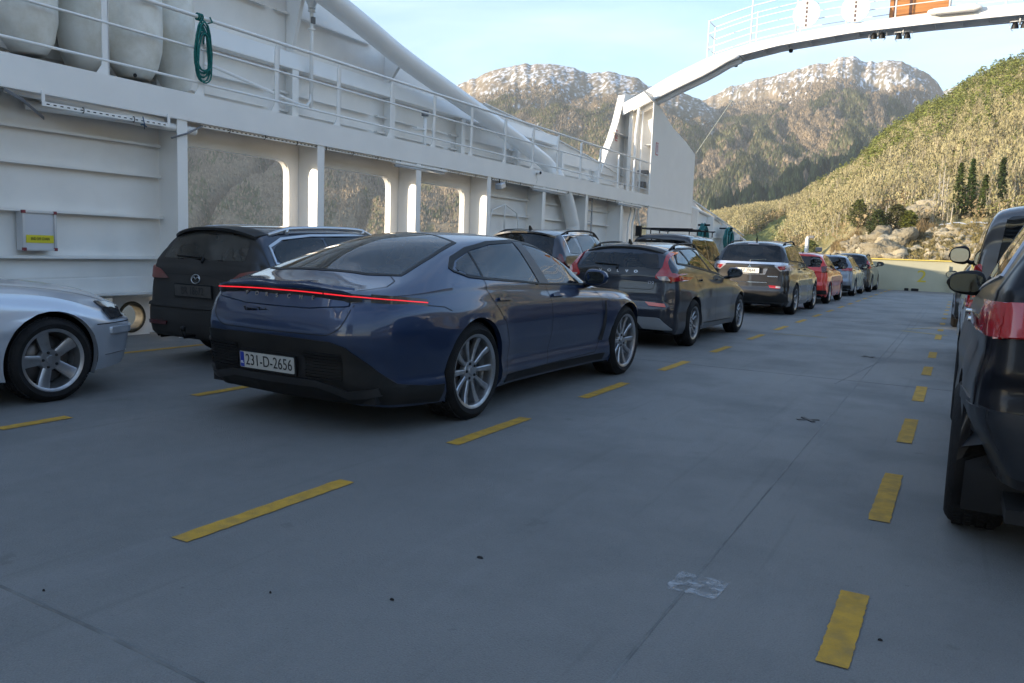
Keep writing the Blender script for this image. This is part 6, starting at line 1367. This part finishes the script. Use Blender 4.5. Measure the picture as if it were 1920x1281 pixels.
# ---- woods (masses nobody could count) ----
def spread(hill, n, a0, a1, t0, t1, keep=None, seed=0):
    r = np.random.default_rng(seed); az = r.uniform(a0, a1, n); t = r.uniform(t0**2, t1**2, n)**.5
    if keep is not None: k = keep(az, t, r); az, t = az[k], t[k]
    x, y, z = hill.P(az, t); return np.stack([x, y, z], 1), r
def cones(name, P, h, w_, col, r, sides=5, tiers=1, jit=.25, cv=.25, m=None, z0=.0):
    n = len(P); hh = h*r.uniform(.65, 1.3, n); ww = w_*r.uniform(.7, 1.3, n); a0 = r.uniform(0, 6.28, n); V = []; F = []; k = sides+1
    cc = np.repeat(np.asarray(col)[None] if np.ndim(col) == 1 else col, n if np.ndim(col) == 1 else 1, 0)*r.uniform(1-cv, 1+cv, (n, 1))
    VV = []; FF = []; CC = []; base = 0
    for tt in range(tiers):
        zb = hh*(z0+(1-z0)*.62*tt/tiers); zt = hh*(1 if tt == tiers-1 else (.55+.45*(tt+1)/tiers)); wt = ww*(1-.28*tt)
        v = np.zeros((n, k, 3)); 
        for i in range(sides):
            a = a0+tt+2*pi*i/sides; q = wt*(1+r.uniform(-jit, jit, n)); v[:, i, 0] = P[:, 0]+q*np.cos(a); v[:, i, 1] = P[:, 1]+q*np.sin(a); v[:, i, 2] = P[:, 2]+zb+hh*r.uniform(-.06, .06, n)
        v[:, sides, 0] = P[:, 0]+r.normal(0, .12, n)*ww; v[:, sides, 1] = P[:, 1]+r.normal(0, .12, n)*ww; v[:, sides, 2] = P[:, 2]+zt
        VV.append(v.reshape(-1, 3)); CC.append(np.repeat(cc, k, 0)); o = base+np.arange(n)*k
        for i in range(sides): FF.append(np.stack([o+i, o+(i+1) % sides, o+sides], 1))
        base += n*k
    ob = npmesh(name, np.concatenate(VV), np.concatenate(FF), np.concatenate(CC), m or WOOD, 3); return tag(ob, kind='stuff')
def puffs(name, P, h, w_, col, r, nl=46, cv=.3, sz=.42, lo=.22, zs=.7):
    """pines: leaf clumps scattered through an uneven crown"""
    n = len(P); hh = h*r.uniform(.7, 1.25, n); VV = []; CC = []
    for i in range(nl):
        u_ = r.uniform(lo, 1, n); a = r.uniform(0, 6.28, n); wid = w_*hh/h*np.sin(np.clip(pi*(u_*.78+.16), 0, pi))*r.uniform(.25, 1, n)
        c = P+np.stack([np.cos(a)*wid, np.sin(a)*wid, hh*u_], 1); s = sz*r.uniform(.6, 1.5, n)*hh/h
        v = c[:, None, :]+r.normal(0, 1, (n, 3, 3))*s[:, None, None]*np.array([1, 1, zs]); VV.append(v.reshape(-1, 3)); cc = (np.asarray(col) if np.ndim(col) == 2 else np.asarray(col)[None])*r.uniform(1-cv, 1+cv, (n, 1)); CC.append(np.repeat(cc, 3, 0))
    V = np.concatenate(VV); F = np.arange(len(V)).reshape(-1, 3); return tag(npmesh(name, V, F, np.concatenate(CC), WOOD, 3), kind='stuff')
def broom(name, P, h, w_, col, r, sp=7, cv=.3, thick=.16):
    """leafless trees: a stem and upswept thin twigs"""
    n = len(P); f1 = fbm(P[:, 0]/24, P[:, 1]/24, 4, 201); f2 = fbm(P[:, 0]/9, P[:, 1]/9, 3, 202); hh = h*r.uniform(.6, 1.2, n)*(.45+1.1*f2); cc = np.asarray(col)[None]*r.uniform(1-cv, 1+cv, (n, 1))*(.45+1.1*f1)[:, None]; cc = cc*np.stack([1+.25*(f2-.5), np.ones(n), 1-.5*(f1-.5)], 1); VV = []; FF = []; CC = []; base = 0
    for i in range(sp):
        v = np.zeros((n, 3, 3)); a = r.uniform(0, 6.28, n); lean = r.uniform(.1, 1, n)*w_*(0 if i == 0 else 1); zb = hh*(0 if i < 2 else r.uniform(.1, .5, n)); zt = hh*(1 if i == 0 else r.uniform(.6, 1, n)); b_ = r.uniform(0, 6.28, n); tk = thick*(1.5 if i == 0 else 1.)
        v[:, 0] = P+np.stack([np.cos(b_)*tk, np.sin(b_)*tk, zb], 1); v[:, 1] = P+np.stack([-np.cos(b_)*tk, -np.sin(b_)*tk, zb+.3], 1); v[:, 2] = P+np.stack([np.cos(a)*lean, np.sin(a)*lean, zt], 1)
        if i > 1: v[:, 0, :2] += np.stack([np.cos(a)*lean*.3, np.sin(a)*lean*.3], 1); v[:, 1, :2] += np.stack([np.cos(a)*lean*.3, np.sin(a)*lean*.3], 1)
        VV.append(v.reshape(-1, 3)); CC.append(np.repeat(cc, 3, 0)); o = base+np.arange(n)*3; FF.append(np.stack([o, o+1, o+2], 1)); base += n*3
    ob = npmesh(name, np.concatenate(VV), np.concatenate(FF), np.concatenate(CC), WOOD, 3); return tag(ob, kind='stuff')
aL, aR = azel(330, 300)[0], azel(1330, 300)[0]
P, r = spread(hillA, 60000, aL-.05, aR, .05, .80, lambda a, t, r: r.random(len(a)) < (.84-t)*4, 1); cones('bare_woodland', P, 6, 2.3, BR1*.95, r, 4, cv=.25)
P, r = spread(hillA, 34000, aL-.05, aR, .04, .72, lambda a, t, r: r.random(len(a)) < np.clip((fbm(a*34, t*14, 5, 14)-.48)*6, 0, 1)*np.where(a < az_(900), .25, 1), 2); cones('conifer_woodland', P, 9, 2.3, GRN*1.1, r, 5, cv=.35)
aL, aR = azel(1300, 300)[0], azel(1800, 300)[0]
P, r = spread(hillB, 45000, aL, aR, .05, .80, lambda a, t, r: r.random(len(a)) < (.82-t)*4, 3); cones('bare_woodland', P, 9, 3.4, BR1*.95, r, 4, cv=.25)
P, r = spread(hillB, 26000, aL, aR, .04, .66, lambda a, t, r: r.random(len(a)) < np.clip((fbm(a*50, t*16, 5, 34)-.43)*6, 0, 1), 4); cones('conifer_woodland', P, 14, 3.8, GRN*1.0, r, 5, cv=.35)
# dark spruce plantation on the lower slope
PL = [(az_(1322), .10), (az_(1500), .03), (az_(1640), .06), (az_(1640), .37), (az_(1560), .30), (az_(1480), .235), (az_(1400), .18), (az_(1330), .14)]
def kpl(a, t, r): return inquad(a, t, PL) & (fbm(a*90, t*40, 3, 71) > .40)
P, r = spread(hillB, 32000, az_(1310), az_(1650), .02, .40, kpl, 5); cones('spruce_plantation', P, 21, 5, np.array([.028, .045, .022]), r, 6, 2, cv=.35)
# near hill: bare birches, brush, pines along the crest
def not_m(a, t): return ~inquad(a, t, MQ)
P, r = spread(hillD, 21000, paD[0], radians(7), .115, .98, lambda a, t, r: not_m(a, t) & (fbm(a*60, t*9, 3, 81) > .33+.1*r.random(len(a))), 6); broom('bare_birch_wood', P, 8.5, 1.8, np.array([.54, .48, .36]), r, 4, thick=.085); f1 = fbm(P[:, 0]/24, P[:, 1]/24, 4, 201)[:, None]; puffs('birch_twigs', P, 8.5, 2.2, np.array([[.36, .315, .17]])*(.70+.6*f1), r, 44, .16, sz=.19, lo=.12, zs=2.0)
P, r = spread(hillD, 12000, paD[0], radians(7), .11, .95, lambda a, t, r: not_m(a, t), 7); puffs('brown_scrub', P, 4.5, 2.4, np.array([.34, .26, .15]), r, 26, .18, sz=.28, lo=.05, zs=1.3)
P, r = spread(hillD, 9000, radians(7), radians(135), .1, 1.0, None, 8); broom('bare_birch_wood', P, 11, 3, np.array([.32, .26, .13]), r, 5, thick=.5)
def kp(a, t, r): return (not_m(a, t)) & (r.random(len(a)) < np.clip((t-.45)*2.4, 0, 1)*np.clip((fbm(a*70, t*8, 3, 91)-.30)*4, 0, 1)*np.clip((a-az_(1600))/.01, 0, 1)+.10*np.clip((fbm(a*50, t*12, 3, 95)-.42)*9, 0, 1))
P, r = spread(hillD, 4200, az_(1500), radians(7), .2, 1.0, kp, 9); puffs('pine_wood', P, 11, 2.8, np.array([.19, .21, .06]), r, 110, .2, sz=.34)
P, r = spread(hillD, 5200, radians(7), radians(135), .3, 1.0, lambda a, t, r: r.random(len(a)) < .5, 10); cones('pine_wood', P, 12, 3.2, np.array([.09, .11, .03]), r, 6, 2)
P, r = spread(hillD, 9000, az_(1330), radians(7), .13, .9, lambda a, t, r: not_m(a, t) & (fbm(a*80, t*16, 3, 99) > .43), 15); puffs('green_brown_thicket', P, 4.5, 2.6, np.array([.215, .215, .075]), r, 40, .2, sz=.27)
# shore scrub
P, r = spread(hillD, 4500, az_(1560), radians(6), .0, .085, lambda a, t, r: fbm(a*200, t*60, 3, 97) > .45, 11); broom('shore_scrub', P, 1.8, 1.2, np.array([.22, .17, .08]), r, 6, thick=.1)
# rocks along the shore
def rocks(name, P, r, s0, s1, col):
    VV = []; FF = []; CC = []; base = 0
    bm = bmesh.new(); bmesh.ops.create_icosphere(bm, subdivisions=3, radius=1); V0 = np.array([v.co[:] for v in bm.verts]); F0 = np.array([[v.index for v in f.verts] for f in bm.faces]); bm.free()
    for p in P:
        d = 1+.9*(np.array([noise.noise(Vector(v)*1.3+Vector(p)) for v in V0]))+.25*np.array([noise.noise(Vector(v)*4+Vector(p)) for v in V0]); d = np.round(d*5)/5*.6+d*.4
        s = r.uniform(s0, s1)*np.array([r.uniform(.8, 1.6), r.uniform(.8, 1.3), r.uniform(.6, 1.1)]); VV.append(V0*d[:, None]*s+p); FF.append(F0+base); base += len(V0); CC.append(np.repeat(np.asarray(col)[None]*r.uniform(.75, 1.2), len(V0), 0))
    return tag(npmesh(name, np.concatenate(VV), np.concatenate(FF), np.concatenate(CC), LAND, 3), kind='structure')
P, r = spread(hillD, 320, az_(1580), radians(5.5), .0, .08, None, 12); rocks('shore_rocks', P, r, .4, 1.3, ROCK*1.0)
def hp(u, t): 
    a = np.array([az_(u)]); x, y, z = hillD.P(a, np.array([t])); return np.array([x[0], y[0], z[0]])
r = np.random.default_rng(5)
rocks('rock_outcrop', [hp(1655, .03)+[0, 0, 2], hp(1668, .04)+[0, 0, 2.5], hp(1640, .03), hp(1690, .05)+[0, 0, 2], hp(1683, .03), hp(1655, .06)+[0, 0, 1]], r, 2.0, 3.2, ROCK*1.0)
rocks('rock_cutting', [hp(1722, .135)+[0, 0, 3], hp(1738, .14)+[0, 0, 2.5], hp(1708, .13)+[0, 0, 2], hp(1750, .145)+[0, 0, 1.5]], r, 3.6, 5.0, ROCK)
# roadside guard rail
b = MB(); pts = [hp(u, .089)+[0, 0, .75] for u in range(1715, 2000, 8)]
b.tube(pts, .18, 6); tag(b.build('guard_rail', GALV), 'pale guard rail along the road above the rocky shore', 'guard rail')
# single trees and poles one can tell apart
LEAF = landmat('needle_foliage', 0, var=.3, vs=.6)
def spruce(u, t, h, w_, label, col=(.075, .10, .028), nl=2200, seed=1, round_=False, group=None):
    p = hp(u, t); r = np.random.default_rng(seed); root = empty('pine_tree' if round_ else 'spruce_tree', p, label=label, cat='tree', group=group)
    b = MB(); b.tube([(0, 0, -.5), (.1, 0, h*.5), (0, .05, h*.96)], [.22, .13, .03], 7); b.build('trunk', mat('bark', (.16, .11, .07), .9, var=.3, vscale=3), root)
    u_ = r.uniform(.06, 1, nl)**.9; a = r.uniform(0, 6.28, nl)
    if round_: wid = w_*np.sin(np.clip(pi*(u_*.8+.12), 0, pi))*(.55+.55*np.abs(np.sin(a*2.3+u_*9)))*r.uniform(.2, 1, nl)**.5
    else: wid = w_*(1.04-u_)*(.62+.38*np.abs(np.sin(u_*h*1.7+1.5*np.sin(a*2))))*r.uniform(.25, 1, nl)**.6
    c = np.stack([np.cos(a)*wid, np.sin(a)*wid, h*u_-wid*.25*(0 if round_ else 1)], 1); s = r.uniform(.14, .42, nl)
    v = c[:, None, :]+r.normal(0, 1, (nl, 3, 3))*s[:, None, None]*np.array([1, 1, .55]); cc = np.repeat(np.array(col)[None]*r.uniform(.55, 1.35, (nl, 1)), 3, 0)
    o = npmesh('crown', v.reshape(-1, 3), np.arange(nl*3).reshape(-1, 3), cc, LEAF, 3); o.parent = root
spruce(1790, .135, 14.5, 2.6, 'leftmost tall spruce standing above the road', seed=1); spruce(1812, .14, 15.5, 2.7, 'tallest dark spruce standing above the road', seed=2, col=(.055, .085, .026))
spruce(1838, .135, 11.5, 2.0, 'shorter slim spruce between the two tall ones and the van', seed=3); spruce(1868, .15, 14, 2.4, 'spruce nearest the grey van roof', seed=4, col=(.06, .085, .03))
spruce(1644, .07, 7.5, 3.0, 'round dark pine at the left of the rock outcrop', seed=5, round_=True, col=(.06, .075, .025)); spruce(1678, .085, 7.5, 3.4, 'bushy brown-green pine on top of the rock outcrop', seed=6, round_=True, col=(.085, .085, .03)); spruce(1702, .085, 5, 2.4, 'small bright green bush pine left of the rock cutting', seed=7, round_=True, col=(.13, .14, .03)); spruce(1522, .02, 9, 3.2, 'lone green tree behind the white bow lamp post', seed=8, round_=True, col=(.09, .11, .035)); spruce(1607, .12, 9, 3.0, 'olive pine halfway up between the far cars and the spruces', seed=9, round_=True, col=(.10, .11, .035))
BIR = mat('birch_bark', (.55, .50, .42), .8, var=.2, vscale=2)
for i, (u, t, h) in enumerate(((1754, .13, 13), (1760, .13, 14.5), (1766, .132, 12.5), (1742, .125, 9))):
    p = hp(u, t); root = empty('birch_tree', p, label='bare white-stemmed birch beside the rock cutting, '+('first from the left of the close three', 'middle of the close three', 'right of the close three', 'standing apart at the left')[i], cat='tree', group='birches above the road')
    b = MB(); b.tube([(0, 0, -.5), (.15*(i-1), 0, h*.5), (.3*(i-1), 0, h)], [.17, .12, .03], 6); b.build('trunk', BIR, root)
    rr = random.Random(i); b = MB()
    for k in range(34):
        z = h*rr.uniform(.35, .95); a = rr.uniform(0, 6.28); L_ = rr.uniform(.8, 2.4)*(1.1-z/h); b.tube([(.3*(i-1)*z/h, 0, z), (.3*(i-1)*z/h+cos(a)*L_, sin(a)*L_, z+L_*1.1)], [.045, .012], 4)
    b.build('crown', BIR, root)
for i, (u, v0) in enumerate(((1657, 386), (1662, 384))):
    p = hp(u, .10); b = MB(); d = sqrt(p[0]**2+p[1]**2); zt_ = CAMH+azel(u, v0)[1]*d; b.tube([(0, 0, -1), (.05, 0, zt_-p[2])], [.14, .09], 6); o = b.build('utility_pole', BIR); o.location = p; tag(o, ('left' if i == 0 else 'right')+' pole of the pale pair standing on the rock outcrop', 'pole', 'poles on the outcrop')

# thin air over the fjord
hz = bpy.data.materials.new('haze'); hz.use_nodes = True; t = hz.node_tree; t.nodes.clear(); pv = t.nodes.new('ShaderNodeVolumePrincipled'); pv.inputs['Color'].default_value = (.93, .96, 1, 1); pv.inputs['Density'].default_value = .0001; pv.inputs['Anisotropy'].default_value = .1
o_ = t.nodes.new('ShaderNodeOutputMaterial'); t.links.new(pv.outputs[0], o_.inputs['Volume'])
b = MB(); b.box((-9500, -9500, SEA-2), (9500, 9500, 1250)); tag(b.build('haze', hz), kind='stuff')
